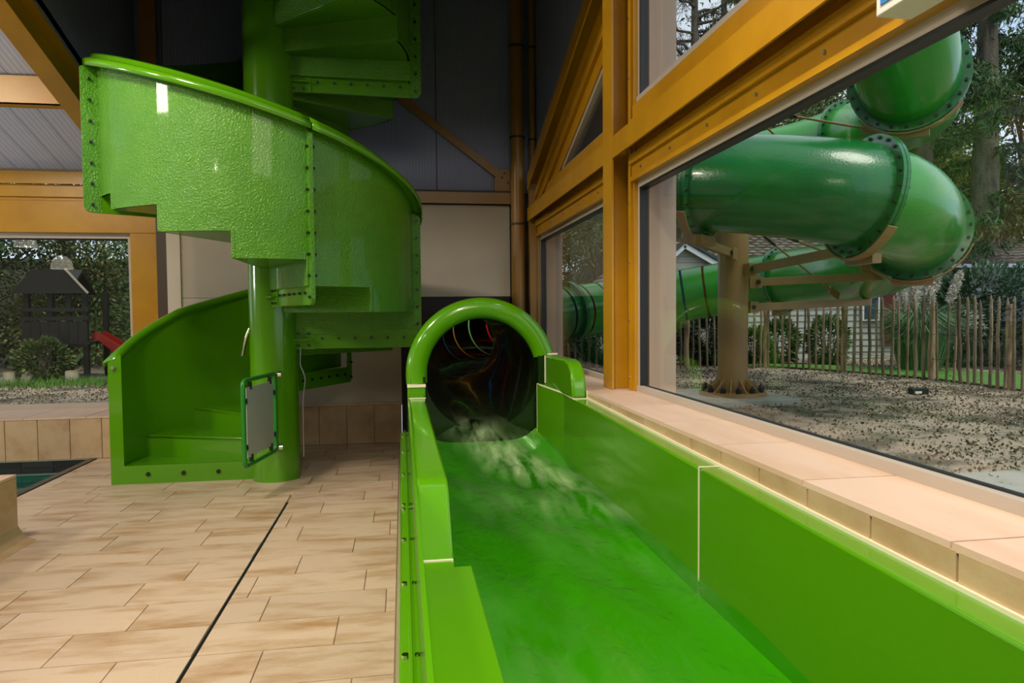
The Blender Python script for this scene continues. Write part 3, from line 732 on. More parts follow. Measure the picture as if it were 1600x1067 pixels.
def joint(t, w, zbar, ztp, pn, barw=.17, full=True):
    """paired radial flange plates along the joint, a flat bar under the tread to the column, bolts"""
    er = Vector((cos(rad(t)), sin(rad(t)), 0)); et = Vector((-sin(rad(t)), cos(rad(t)), 0)); c = Vector((CX, CY, 0))
    b = MB()
    r1 = R + w; rc = .05
    poly = [(R - .004, zbar), (r1 - rc, zbar), (r1 - rc * .3, zbar + rc * .3), (r1, zbar + rc), (r1, ztp), (R - .004, ztp + .05)]
    v = [c + er * r + et * s + Vector((0, 0, z)) for s in (-.014, .014) for r, z in poly]; n = len(poly)
    b.add(v, [tuple(range(n)), tuple(range(n, 2 * n))[::-1]] + [(i, n + i, n + (i + 1) % n, (i + 1) % n) for i in range(n)])
    fl_ = b.build('flange', M_fib, pn)
    a = c + er * .30 + Vector((0, 0, zbar + barw / 2)); e = c + er * (R + .02) + Vector((0, 0, zbar + barw / 2))
    MB().bar(a, e, .024, barw).build('tread_bar', M_gel, st, bevel=.003)
    # clamp bracket on the column
    MB().bar(c + er * .22 + Vector((0, 0, zbar + barw / 2)), c + er * .42 + Vector((0, 0, zbar + barw / 2)), .04, barw * 1.04).bar(c + er * .19 + et * -.03 + Vector((0, 0, zbar + .085)), c + er * .40 + et * -.03 + Vector((0, 0, zbar + .085)), .08, .012).build('column_bracket', M_gel, st)
    b = MB(); z = zbar + .06
    while z < ztp:
        p = c + er * (R + w * .5) + Vector((0, 0, z)); b.cyl(p - et * .034, p + et * .034, .012, n=6); z += .16
    for j in range(6):
        p = c + er * (.48 + j * (R - .5) / 5.5) + Vector((0, 0, zbar + barw * .55)); b.cyl(p - et * .03, p + et * .03, .012, n=6)
    for rr in (.27, .36):
        for zz in (.03, barw - .03):
            p = c + er * rr + Vector((0, 0, zbar + zz)); b.cyl(p - et * .035, p + et * .035, .012, n=6)
    b.build('bolts', M_bolt, fl_, kind='stuff')
joint(-1, .072, 1.19, 2.40, panels[1])
joint(-66, .06, 1.575, 2.85, panels[2])
joint(-147, .115, 2.31, 3.42, panels[3])
joint(62, .05, .76, 1.95, panels[0])
joint(-357.5, .10, 3.53, 5.2, panels[5])
joint(-250, .08, 2.75, 4.2, panels[4])
# entrance frame
b = MB(); Y0 = CY
b.box(CX - R - .05, Y0 - .012, 0, CX - R + .06, Y0 + .012, 1.09)
b.prism([(CX - R - .05, 1.09), (CX - R + .06, 1.09), (CX - R + .06, 1.16), (CX - R + .03, 1.155), (CX - R + .01, 1.12), (CX - R - .03, 1.105)], 'y', Y0 - .012, Y0 + .012)
b.box(CX - R + .06, Y0 - .012, 0, KX - .19, Y0 + .012, .165)
b.build('entrance_frame', M_gel, st)
b = MB()
for x in (-2.27, -1.97, -1.67): b.cyl((x, Y0 - .012, .085), (x, Y0 - .024, .085), .019, n=12)
b.build('frame_bolts', M_bolt, st, kind='stuff')
MB().cyl((CX - R + .0, Y0 - .012, 1.05), (CX - R + .0, Y0 - .05, 1.05), .016, n=8).build('door_stop', M_steel, st)
# inner handrail
MB().tube(catmull([(-1.51, 6.95, 1.12), (-1.475, 6.92, 1.25), (-1.43, 6.9, 1.36), (-1.36, 6.87, 1.45), (-1.27, 6.85, 1.52)], 6), .019, 10).tube([(-1.42, 6.9, 1.22), (-1.25, 6.8, 1.22)], .008, 6).build('handrail', M_chrome, st, fix=False)
# gate
gt = MB()
H0, H1 = (-1.125, 6.445), (-1.245, 5.72); zb, zp = .30, .985
cor = [Vector((H0[0], H0[1] - .02, zb)), Vector((H1[0], H1[1], zb)), Vector((H1[0], H1[1], zp)), Vector((H0[0], H0[1] - .02, zp))]
pts = []
for i in range(4):
    p = cor[i]; a = cor[i - 1]; c = cor[(i + 1) % 4]
    for t in range(5):
        u = t / 4; pa = p + (a - p).normalized() * .05; pc = p + (c - p).normalized() * .05
        pts.append((1 - u) ** 2 * pa + 2 * u * (1 - u) * p + u * u * pc)
gate = gt.tube(pts, .019, 10, closed=True).build('gate', M_rail, st, fix=False)
d = (cor[1] - cor[0]); L = d.length; d.normalize()
MB().bar(cor[0] + d * .06 + Vector((0, 0, (zp - zb) / 2)), cor[0] + d * (L - .06) + Vector((0, 0, (zp - zb) / 2)), .006, zp - zb - .12).build('gate_panel', M_plate, gate)
b = MB()
for f, z in ((.18, zb + .05), (.8, zb + .05), (.18, zp - .05), (.8, zp - .05)):
    p = cor[0] + d * (L * f); b.bar(Vector((p.x, p.y, z - .03)), Vector((p.x, p.y, z + .03)), .02, .03)
for z in (.45, .82):
    for f in (.06, .94): p = cor[0] + d * (L * f); b.bar(Vector((p.x, p.y, z - .02)), Vector((p.x, p.y, z + .02)), .02, .03)
b.build('panel_clips', M_bolt, gate, kind='stuff')
for z in (zb + .02, zp - .01):
    b = MB(); b.cyl((H0[0] - .03, H0[1] - .02, z), (H0[0] + .03, H0[1] + .02, z), .018, n=10).cyl((H0[0] + .02, H0[1] - .005, z), (H0[0] + .05, H0[1] + .0, z), .03, n=14)
    b.build('hinge', M_chrome, gate)
MB().tube(catmull([(-.92, 6.58, 1.2), (-.925, 6.58, 1.05), (-.90, 6.57, .98), (-.885, 6.57, .90), (-.905, 6.57, .7), (-.91, 6.57, .2)], 6), .006, 6).build('cable', M_steel, st, fix=False)

# ================================================================== THINGS IN THE HALL
def pipe(x, y, r, label, zs):
    t = thing('rainwater_pipe', (x, y, 0), label, 'pipe')
    MB().cyl((x, y, .9), (x, y, 9), r, n=28).build('pipe_body', M_yel2, t, fix=False)
    for z in zs:
        b = MB(); b.cyl((x, y, z), (x, y, z + .022), r + .012, n=28).bar((x, y + r, z + .01), (x, YW - .01, z + .01), .02, .02)
        b.build('clip', M_bolt if False else M_dkbrown, t, fix=False)
pipe(1.357, 8.08, .079, 'thick round ochre pipe in the corner beside the cream wall', (2.53, 3.53, 4.57))
pipe(1.527, 8.03, .036, 'thin ochre pipe between the thick pipe and the far window', (2.50, 3.50, 4.55))
# sign
sg = thing('exit_sign', (1.40, 1.6, 2.33), 'white boxed escape sign with blue face mounted on the ochre beam above the window', 'sign')
MB().box(1.35, 1.30, 2.335, 1.462, 1.835, 2.60).build('sign_box', M_white, sg, bevel=.004, fix=False)
MB().box(1.346, 1.325, 2.36, 1.3505, 1.812, 2.575).build('sign_face', M_blue, sg, fix=False)
# stone block on the left
pl = thing('stone_block', (-3.1, 4.6, 0), 'beige sandstone block standing on the tiles at the left edge of the picture', 'block')
MB().box(-4.2, 3.9, 0, -2.57, 5.09, .43).build('block_body', M_tileW, pl, bevel=.006, fix=False)
MB().box(-4.2, 3.9, .43, -2.57, 5.09, .45).build('block_top', M_sill, pl, bevel=.004, fix=False)
MB().prism([(-2.571, .001), (-2.46, .001), (-2.51, .02), (-2.545, .05), (-2.571, .10)], 'y', 3.9, 5.09).build('cove_base', M_tileW, pl)
# pool
po = thing('pool', (-3.3, 6, 0), 'small sunken pool with charcoal tile edge beside the left window ledge', 'pool')
MB().box(-9, 3.4, -1.2, -3.2, 7.93, -1.1).box(-3.26, 3.4, -1.2, -3.22, 7.93, -.02).box(-9, 3.36, -1.2, -3.2, 3.4, -.02).box(-9, 7.91, -1.2, -3.2, 7.945, 0).build('basin', material('pool_basin', (.30, .36, .30), .4), po, fix=False)
y = 3.4
while y < 7.9:
    y1 = min(y + .30, 7.92); MB().box(-3.285, y + .003, -.02, -3.215, y1 - .003, .006).build('edge_tile', M_dtile, po, bevel=.004, fix=False); y += .30
x = -8.9
while x < -3.3:
    for z in (-.065, -.13):
        MB().box(x + .003, 7.895, z + .003, x + .307, 7.912, z + .06).build('wall_tile', M_dtile, po, fix=False)
    x += .31
pw = MB().box(-9, 3.4, -.18, -3.26, 7.90, -.145).build('pool_water', M_pool, kind='stuff', fix=False); tag(pw, 'still teal water in the small pool beneath the left window', 'water')
# pendant lamps
M_acr = bpy.data.materials.new('ribbed_acrylic_shade'); M_acr.use_nodes = True
_b = M_acr.node_tree.nodes['Principled BSDF']; _b.inputs['Base Color'].default_value = (.9, .9, .88, 1); _b.inputs['Emission Color'].default_value = (1, .9, .75, 1); _b.inputs['Emission Strength'].default_value = 2.2
M_bulb = material('lamp_bulb', (1, 1, 1), .5, emit=((1, .85, .65), 25))
def pendant(x, y, z, label):
    t = thing('pendant_lamp', (x, y, z), label, 'lamp', 'acrylic dome lamps hanging in the hall')
    b = MB(); prof = [(.035, .26), (.08, .25), (.14, .20), (.175, .13), (.19, .06), (.205, 0)]
    v = [(x + r * cos(2 * pi * k / 32) , y + r * sin(2 * pi * k / 32) , z + h) for r, h in prof for k in range(32)]
    b.add(v, [(i * 32 + k, i * 32 + (k + 1) % 32, (i + 1) * 32 + (k + 1) % 32, (i + 1) * 32 + k) for i in range(5) for k in range(32)], 0, True).build('shade', M_acr, t)
    MB().cyl((x, y, z + .12), (x, y, z + .2), .04, n=12).build('bulb', M_bulb, t, fix=False)
    MB().cyl((x, y, z + .25), (x, y, zc(y)), .006, n=6).cyl((x, y, z + .24), (x, y, z + .34), .035, n=12).build('cord', M_dkbrown, t, fix=False)
    l = bpy.data.lights.new('lamp_light', 'POINT'); l.energy = 45; l.color = WARM; l.shadow_soft_size = .05
    o = bpy.data.objects.new('lamp_light', l); S.collection.objects.link(o); o.parent = t; o.location = (0, 0, .06)
pendant(-6.62, 2.5, 2.45, 'clear dome lamp, the lower of the two mirrored in the left window')
pendant(-7.26, 2.5, 2.88, 'clear dome lamp, the upper one mirrored in the left window')
pendant(-3.4, .3, 3.6, 'clear dome lamp hanging nearest the tiled floor behind the viewer')

# ================================================================== OUTDOORS
ZG = .35
def ground_z(x, y): return ZG + .03 * sin(x * .9) * cos(y * .7)
def sheet(b, x0, x1, y0, y1, nx, ny, fz):
    o = len(b.v)
    for j in range(ny + 1):
        for i in range(nx + 1):
            x = x0 + (x1 - x0) * i / nx; y = y0 + (y1 - y0) * j / ny; b.v.append((x, y, fz(x, y)))
    for j in range(ny):
        for i in range(nx): q = o + j * (nx + 1) + i; b.f.append((q, q + 1, q + nx + 2, q + nx + 1)); b.m.append(0); b.sm.append(True)
b = MB(); sheet(b, 1.86, 60, -20, 60, 60, 80, lambda x, y: ZG + .015 * sin(x * 2.1 + y) * cos(y * 1.7)); sheet(b, -60, 1.86, 8.95, 60, 60, 50, lambda x, y: ZG + .015 * sin(x * 2.1 + y) * cos(y * 1.7))
gr = b.build('ground', M_gravel, kind='structure')
# grass strip behind the fence and pale gravel beyond
FP = [(-2.5, 13.6), (0.5, 13.35), (3.0, 13.15), (5.07, 13.16), (7.0, 13.25), (7.6, 12.75), (8.13, 11.6), (8.45, 10.6), (8.56, 9.6), (8.5, 8.5), (8.4, 7.2), (8.3, 5.8)]
FL = catmull([(x, y, ZG) for x, y in FP], 12)
n = len(FL); b = MB()
i7 = next(i for i in range(n) if FL[i].x > 6.6)
v = []
for i in range(i7, n):
    d = (FL[min(i + 1, n - 1)] - FL[i - 1]).normalized(); o = Vector((-d.y, d.x, 0)) 
    w = .15 + min(1.6, (i - i7) * .04)
    v += [FL[i] + o * .05 + Vector((0, 0, .03)), FL[i] + o * w + Vector((0, 0, .05))]
b.add(v, [(2 * j, 2 * j + 1, 2 * j + 3, 2 * j + 2) for j in range(len(v) // 2 - 1)]); b.build('grass_strip', M_grass, gr)

def leaves(name, pts, nrm, size, mat, parent=None, kind='stuff', aspect=.5, seed=1, tint=None, droop=0.0):
    """one small kite-shaped leaf per point, built with arrays"""
    r = np.random.default_rng(seed); N = len(pts); pts = np.asarray(pts, float)
    d = r.normal(size=(N, 3)); d[:, 2] -= droop; d /= np.linalg.norm(d, axis=1)[:, None]
    e = np.cross(d, r.normal(size=(N, 3))); e /= np.linalg.norm(e, axis=1)[:, None] + 1e-9
    s = (size * r.uniform(.6, 1.3, N))[:, None]
    V = np.empty((N, 4, 3)); V[:, 0] = pts; V[:, 1] = pts + d * s * .5 + e * s * aspect * .5; V[:, 2] = pts + d * s; V[:, 3] = pts + d * s * .5 - e * s * aspect * .5
    if parent is not None: V -= np.array(ORG[parent])[None, None]
    me = bpy.data.meshes.new(name); me.vertices.add(4 * N); me.loops.add(4 * N); me.polygons.add(N)
    me.vertices.foreach_set('co', V.ravel()); me.loops.foreach_set('vertex_index', np.arange(4 * N, dtype=np.int32))
    me.polygons.foreach_set('loop_start', np.arange(0, 4 * N, 4, dtype=np.int32)); me.update(calc_edges=True)
    me.materials.append(mat)
    a = me.attributes.new('tint', 'FLOAT', 'FACE'); t = r.uniform(0, 1, N) if tint is None else np.clip(tint + r.normal(0, .18, N), 0, 1)
    a.data.foreach_set('value', t.astype(np.float32)); return link(name, me, parent, kind)
def branch_mesh(b, a, c, r0, r1, seg=4, wob=.1, r=None):
    r = r or rng; a = Vector(a); c = Vector(c); pts = [a.lerp(c, i / seg) + (Vector((r.uniform(-1, 1), r.uniform(-1, 1), r.uniform(-1, 1))) * wob if 0 < i < seg else Vector()) for i in range(seg + 1)]
    b.tube(pts, [r0 + (r1 - r0) * i / seg for i in range(seg + 1)], 6); return pts
def conifer(x, y, h, rad_, base, seed, label, dens=9000, mat=None, tr=.3, leaf=.16, group='conifers beyond the fence'):
    r = np.random.default_rng(seed); rr = random.Random(seed)
    t = thing('conifer_tree', (x, y, ZG), label, 'tree', group)
    b = MB(); lean = rr.uniform(-.15, .15)
    pts = [(x + lean * k / 6, y, ZG - .1 + h * k / 6) for k in range(7)]
    b.tube(pts, [tr * (1 - k / 7.5) for k in range(7)], 12); 
    nb = 60; L = []
    for k in range(nb):
        f = base + (1 - base) * (k + rr.random()) / nb; z = ZG + h * f; l = rad_ * (1 - f) ** .6 * rr.uniform(.6, 1.1) * (.55 + .45 * min(1, (f - base) * 6 + .3)); a = rr.uniform(0, 2 * pi)
        p0 = Vector((x, y, z)); p1 = Vector((x + l * cos(a), y + l * sin(a), z - l * rr.uniform(.05, .4)))
        b.cyl(p0, p1, .04 * (1 - f) + .012, .008, n=5, cap=False)
        m = int(1.5 * dens / nb * (.3 + l / rad_)); q = r.uniform(.08, 1, m)[:, None] ** .8
        c = np.array(p0)[None] * (1 - q) + np.array(p1)[None] * q
        c += r.normal(size=(m, 3)) * np.array([.22, .22, .14]) * (.4 + .6 * l / rad_) * (q * .8 + .4); c[:, 2] -= np.abs(r.normal(0, .22, m)) * q[:, 0]
        L.append(c)
    b.build('trunk', M_bark, t, fix=False)
    leaves('foliage', np.concatenate(L), None, leaf, mat or F_con, t, aspect=.2, seed=seed, droop=1.0)
    return t
def broad(x, y, h, rad_, seed, label, mat, name='broadleaf_tree', dens=9000, leaf=.095, low=.35, tr=.18, group='broadleaf trees beyond the fence'):
    r = np.random.default_rng(seed); rr = random.Random(seed)
    t = thing(name, (x, y, ZG), label, 'tree', group); b = MB()
    b.cyl((x, y, ZG - .1), (x, y, ZG + h * .75), tr, tr * .4, n=10)
    L = []; nc = 26; T = []
    for k in range(nc):
        f = low + (1 - low) * rr.random(); a = rr.uniform(0, 2 * pi); l = rad_ * math.sqrt(rr.random()) * math.sin(pi * min(1, .25 + (f - low) / (1 - low) * .75)) ** .5
        c = Vector((x + l * cos(a), y + l * sin(a), ZG + h * f)); b.cyl((x, y, ZG + h * max(.15, f - .25)), c, .045, .012, n=5, cap=False)
        m = int(dens * 1.5) // nc; L.append(np.array(c)[None] + r.normal(size=(m, 3)) * rad_ * np.array([.22, .22, .17])); T.append(np.full(m, rr.uniform(.1, .9)))
    b.build('trunk', M_bark, t, fix=False)
    leaves('crown', np.concatenate(L), None, leaf, mat, t, aspect=.6, seed=seed, tint=np.concatenate(T)); return t
# trees seen in the big right-hand window
conifer(14.95, 16.0, 15, 3.6, .13, 11, 'tall dark conifer with bare grey trunk right of the slide coil', 26000, tr=.42, leaf=.2)
conifer(13.5, 16.4, 13, 2.6, .42, 12, 'conifer with straight trunk just behind the upper slide bend', 9000, tr=.33)
conifer(19.5, 18.0, 16, 3.8, .08, 13, 'dark conifer at the far right edge of the window', 24000, tr=.35, leaf=.22)
conifer(13.0, 23.0, 14, 3.0, .2, 14, 'conifer rising behind the middle of the coil', 15000, tr=.3, leaf=.22)
conifer(17.0, 24.5, 18, 4.2, .05, 15, 'broad conifer filling the gap behind the bare trunk', 22000, tr=.35, leaf=.26)
conifer(7.4, 27.0, 8, 2.6, .1, 16, 'conifer above the small gabled house', 13000, leaf=.22)
conifer(4.2, 21.0, 11, 2.0, .06, 17, 'slim conifer seen in the far window beside the corner pipes', 12000, leaf=.18)
broad(15.4, 20.5, 6.5, 2.4, 21, 'yellow-green leafy tree between the two conifer trunks', F_yel, dens=14000)
broad(18.8, 22.5, 7.5, 2.6, 22, 'golden autumn tree behind the hedge at the right', F_yel, dens=13000)
broad(8.8, 19.6, 7.2, 2.0, 23, 'rust-coloured autumn tree above the rear tube run', F_aut, dens=12000)
broad(11.4, 20.5, 8.8, 2.4, 24, 'green tree between the upper tube turns', F_mix, dens=13000)
broad(6.3, 22.0, 8.5, 2.4, 25, 'pale leafy tree behind the left end of the tube', F_mix, dens=11000)
broad(21.5, 16.5, 6.5, 2.6, 26, 'reddish brown tree at the right border of the window', F_aut, dens=12000)
conifer(23.0, 20.0, 14, 4, .05, 18, 'dark conifer outside the right border', 14000, leaf=.26)
conifer(14.0, 29.0, 20, 4.5, .1, 19, 'tall distant conifer behind the coil', 14000, leaf=.3)
conifer(20.5, 28.0, 20, 5, .05, 20, 'tall distant conifer at the right', 16000, leaf=.32)
for i, (x, y, h, r_, m, lab) in enumerate([(16.5, 27.5, 9, 3.2, F_mix, 'distant green tree low behind the bare conifer trunk'), (20.5, 24.5, 8, 3.0, F_yel, 'distant yellowing tree behind the right border'), (24.5, 24.5, 11, 3.6, F_con, 'distant dark tree mass outside the right border'),
        (12.2, 27.5, 9, 3.0, F_con, 'distant dark tree behind the slide elbow'), (18.5, 31.0, 14, 4.0, F_con, 'tall distant dark tree behind the yellow tree'), (9.2, 29.0, 6, 3.0, F_mix, 'distant green tree behind the chalet roof')]):
    broad(x, y, h, r_, 150 + i, lab, m, dens=14000, leaf=.16, low=.05)
# larch seen against the sky in the upper window
lt = thing('larch_tree', (9.3, 21.2, ZG), 'bare larch with drooping twigs against the sky in the upper window', 'tree')
b = MB(); rr = random.Random(5); b.tube([(9.3, 21.2, 0), (9.3, 21.2, 6), (9.28, 21.2, 12), (9.3, 21.2, 20)], [.26, .18, .09, .04], 12); tw = MB(); cl = []
rn = np.random.default_rng(5)
for k in range(64):
    z = 6.5 + k * .17; a = rr.choice([0, pi]) + rr.uniform(-.9, .9); l = rr.uniform(1.4, 3.4) * (1 - (z - 6) / 26)
    p0 = Vector((9.3, 21.2, z)); p1 = p0 + Vector((l * cos(a), l * sin(a), l * rr.uniform(-.05, .4)))
    pts = branch_mesh(b, p0, p1, .055, .012, 5, .09, rr)
    for q in range(22):
        t = rr.uniform(.1, 1) ** .8; s = p0.lerp(p1, t) + Vector((rr.uniform(-.06, .06), rr.uniform(-.06, .06), 0)); e = s + Vector((rr.uniform(-.5, .5), rr.uniform(-.5, .5), rr.uniform(-.75, .12)))
        tw.cyl(s, e, .012, .004, n=3, cap=False)
        m = 26; u = rn.uniform(0, 1, (m, 1)); cl.append(np.array(s)[None] * (1 - u) + np.array(e)[None] * u + rn.normal(0, .07, (m, 3)))
b.build('trunk', M_bark, lt, fix=False); tw.build('twigs', M_bark, lt, kind='stuff', fix=False)
leaves('hanging_needles', np.concatenate(cl), None, .075, F_twig, lt, aspect=.22, seed=3, droop=1.2)
# trees and shrubs seen through the left window
for i, (x, y, h, r_, m, nm, dn) in enumerate([(-9.6, 16.6, 6, 1.9, F_con, 'dark evergreen behind the left side of the play tower', 13000), (-7.6, 17.6, 7, 2.0, F_mix, 'ivy-green tree directly behind the play tower', 13000),
        (-5.9, 18.2, 7, 1.9, F_mix, 'pale green leafy tree to the right of the play tower', 12000), (-3.6, 18.4, 7.5, 2.0, F_con, 'dark tree behind the orange window post', 9000), (-12.2, 17.8, 8, 2.2, F_con, 'dark tree at the left border', 10000)]):
    broad(x, y, h, r_, 40 + i, nm, m, dens=int(dn * 1.7), leaf=.085, low=.06, group='trees outside the left window')
conifer(-7.9, 12.6, 6.5, 1.6, .36, 50, 'conifer whose green fronds hang into the top of the left window', 7000, group='trees outside the left window', leaf=.18)
conifer(-3.9, 13.2, 7.0, 2.0, .38, 51, 'conifer with blue-green fronds at the top right of the left window', 7000, group='trees outside the left window', leaf=.18)
bw = thing('mirrored_hall_wall', (-7, 19.4, ZG), 'pale wall behind the trees, stand-in for the hall wall mirrored in the left window', 'wall')  # built outside in place of the hall wall's reflection in the pane
MB().box(-14, 19.4, 0, -2, 19.6, 2.9).build('wall_face', M_beige, bw, fix=False); MB().box(-14, 19.35, 2.9, -2, 19.65, 2.98).build('coping', M_conc, bw, fix=False)

# play tower with red slide
pt = thing('play_tower', (-6.3, 14, ZG), 'dark timber play tower with pitched roof and red slide outside the left window', 'play tower')
for x in (-6.75, -6.36, -6.05, -5.78):
    MB().box(x, 13.8, ZG - .05, x + .085, 13.88, 1.98).build('post', M_playw, pt, fix=False)
for x in (-6.75, -5.78): MB().box(x, 14.7, ZG - .05, x + .085, 14.78, 1.98).build('post', M_playw, pt, fix=False)
for z in (1.60, 1.44): MB().box(-6.8, 13.76, z, -5.65, 13.8, z + .07).build('rail', M_playw, pt, fix=False)
for k in range(7): MB().box(-6.78 + k * .157, 13.77, .95, -6.78 + k * .157 + .15, 13.8, 1.42).build('board', M_playw, pt, fix=False)
MB().box(-6.8, 13.76, 1.0, -5.65, 14.8, 1.04).build('deck', M_playw, pt, fix=False)
MB().prism([(13.75, 1.93), (14.3, 2.33), (14.85, 1.93), (14.85, 1.97), (14.3, 2.39), (13.75, 1.97)], 'x', -6.85, -5.95).prism([(-6.9, 1.93), (-5.64, 1.93), (-6.0, 2.36), (-6.55, 2.36)], 'y', 13.70, 13.74).build('roof', M_playw, pt)
MB().bar((-5.62, 13.69, 1.93), (-5.99, 13.69, 2.37), .02, .035).build('roof_edge', M_beige, pt)
b = MB(); A = catmull([(-5.68, 14.2, 1.12), (-5.45, 14.2, .98), (-5.0, 14.1, .66), (-4.7, 14.0, .52), (-4.45, 14.0, .50)], 6)
for a, c in zip(A[:-1], A[1:]): b.bar(a, c, .42, .03).bar(a + Vector((0, -.2, .06)), c + Vector((0, -.2, .06)), .03, .13).bar(a + Vector((0, .2, .06)), c + Vector((0, .2, .06)), .03, .13)
b.build('red_slide', M_red, pt)
for i, (x, w) in enumerate([(-7.0, .2), (-6.72, .2), (-6.42, .2), (-5.72, .22)]):
    lb = thing('log_stool', (x, 13.2, ZG), 'pale log stool, number counted from the left matters little, in the row before the play tower', 'stool', 'pale log stools before the play tower')
    lb['label'] = ['pale log stool at the left end of the row before the play tower', 'pale log stool second from the left before the play tower', 'pale log stool third from the left before the play tower', 'pale log stool standing alone by the foot of the red slide'][i]
    MB().cyl((x, 13.2, ZG - .03), (x, 13.2, ZG + .20), w / 2, w / 2 * .95, n=16).build('log', M_beige, lb, fix=False)
    MB().cyl((x, 13.2, ZG + .20), (x, 13.2, ZG + .212), w / 2 * .9, n=16).build('cut_face', M_wood2, lb, fix=False)
def grass_tuft(name, x, y, r0, h, n, mat, seed, parent=None, label=None, cat='grass', zb=ZG):
    r = random.Random(seed); b = MB()
    for k in range(n):
        a = r.uniform(0, 2 * pi); q = r0 * math.sqrt(r.random()); px, py = x + q * cos(a), y + q * sin(a); hh = h * r.uniform(.5, 1); sp = r.uniform(.2, .75) * hh
        dx, dy = cos(a) * sp, sin(a) * sp; w = .006 + .004 * r.random(); sx, sy = -sin(a) * w, cos(a) * w
        P0 = (px, py, zb); P1 = (px + dx * .35, py + dy * .35, zb + hh * .75); P2 = (px + dx, py + dy, zb + hh * (.9 if r.random() < .5 else .6))
        b.add([(P0[0] - sx, P0[1] - sy, P0[2]), (P0[0] + sx, P0[1] + sy, P0[2]), (P1[0] + sx, P1[1] + sy, P1[2]), (P1[0] - sx, P1[1] - sy, P1[2]), P2], [(0, 1, 2, 3), (3, 2, 4)])
    o = b.build(name, mat, parent, kind='stuff', fix=False)
    a = o.data.attributes.new('tint', 'FLOAT', 'FACE'); a.data.foreach_set('value', [r.random() for _ in o.data.polygons])
    if label: tag(o, label, cat)
    return o
b = MB(); rr = random.Random(3); V = []
for k in range(2600):
    x = rr.uniform(-8.8, -4.6); y = rr.gauss(12.9, .35); hgt = rr.uniform(.04, .16); w = .008; a = rr.uniform(0, 6.3)
    b.add([(x - w, y, ZG), (x + w, y, ZG), (x + .05 * cos(a), y + .05 * sin(a), ZG + hgt)], [(0, 1, 2)])
o = b.build('grass_patch', M_grass, kind='stuff', fix=False); tag(o, 'low rough grass growing along the foot of the play tower', 'grass')

# concrete pad and post of the coil
sl = thing('concrete_slab', (4.1, 8.3, ZG), 'square concrete slab under the tan slide post', 'slab')
MB().prism([(3.3, 7.72), (4.83, 7.85), (4.85, 9.3), (3.2, 9.2)], 'z', ZG - .05, ZG + .07).build('slab_body', M_conc, sl, bevel=.01)
PX, PY = 4.23, 8.45
ps = thing('support_post', (PX, PY, ZG + .07), 'thick tan steel post with bolted base carrying the slide coil', 'post')
MB().cyl((PX, PY, ZG + .07), (PX, PY, 5.2), .19, n=32).build('post_shaft', M_post, ps, fix=False)
MB().cyl((PX, PY, ZG + .07), (PX, PY, ZG + .12), .42, n=40).build('base_plate', M_post, ps, fix=False)
b = MB()
for k in range(12):
    a = 2 * pi * k / 12; e = Vector((cos(a), sin(a), 0)); c = Vector((PX, PY, 0)); t = Vector((-sin(a), cos(a), 0)) * .006
    q = [c + e * .18 + Vector((0, 0, .46)), c + e * .41 + Vector((0, 0, .46)), c + e * .18 + Vector((0, 0, .64))]
    MB().add([p + t for p in q] + [p - t for p in q], [(0, 1, 2), (5, 4, 3), (0, 3, 4, 1), (1, 4, 5, 2), (2, 5, 3, 0)]).build('gusset', M_post, ps)
    a += pi / 12; e = Vector((cos(a), sin(a), 0)); b2 = MB(); p = c + e * .36
    b2.cyl(p + Vector((0, 0, .46)), p + Vector((0, 0, .53)), .035, n=6).cyl(p + Vector((0, 0, .53)), p + Vector((0, 0, .56)), .028, .015, n=8).build('bolt_cap', M_bolt, ps, fix=False)
def arm(a, c, h=.10, w=.07, endcap=True):
    o = MB().bar(a, c, w, h).build('arm', M_post, ps, bevel=.004)
    a = Vector(a); c = Vector(c); d = (c - a).normalized()
    if endcap: MB().bar(c, c + d * .012, w * 1.05, h * 1.05).build('end_cap', M_steel, o)
    MB().bar(a - d * .03, a + d * .12, w * 1.5, h * 1.5).build('arm_bracket', M_post, o)
    MB().cyl(a + d * .08 + Vector((-.04, -.09, 0)), a + d * .08 + Vector((.04, .09, 0)), .03, n=8).build('pivot_bolt', M_bolt, o, fix=False)
    return o
arm((4.33, 8.25, 2.02), (4.50, 6.45, 2.12)); arm((4.45, 8.38, 1.87), (6.40, 7.75, 1.94)); arm((4.45, 8.44, 1.55), (6.76, 9.27, 1.62))
arm((4.12, 8.24, 2.22), (2.98, 7.2, 2.34)); arm((4.1, 8.55, 2.57), (3.1, 9.9, 2.75)); arm((4.08, 8.5, 2.43), (2.9, 9.7, 2.60))
arm((4.42, 8.35, 3.38), (5.68, 6.88, 3.45)); arm((4.4, 8.6, 3.62), (6.5, 10.4, 3.68))
b = []
for a, c in (((4.42, 8.4, 2.62), (6.28, 9.3, 1.72)), ((4.45, 8.35, 2.62), (5.9, 7.9, 1.96)), ((4.38, 8.3, 4.05), (5.40, 7.2, 3.52)), ((4.45, 8.5, 4.1), (6.2, 10.0, 3.75))):
    o = MB().cyl(a, c, .014, n=8).build('tie_rod', M_post, ps, fix=False)
    a = Vector(a); c = Vector(c); d = (c - a).normalized(); MB().bar(c - d * .22, c + d * .04, .02, .11).build('rod_plate', M_post, o); MB().cyl(a + d * .35, a + d * .6, .022, n=8).build('turnbuckle', M_bolt, o, fix=False)
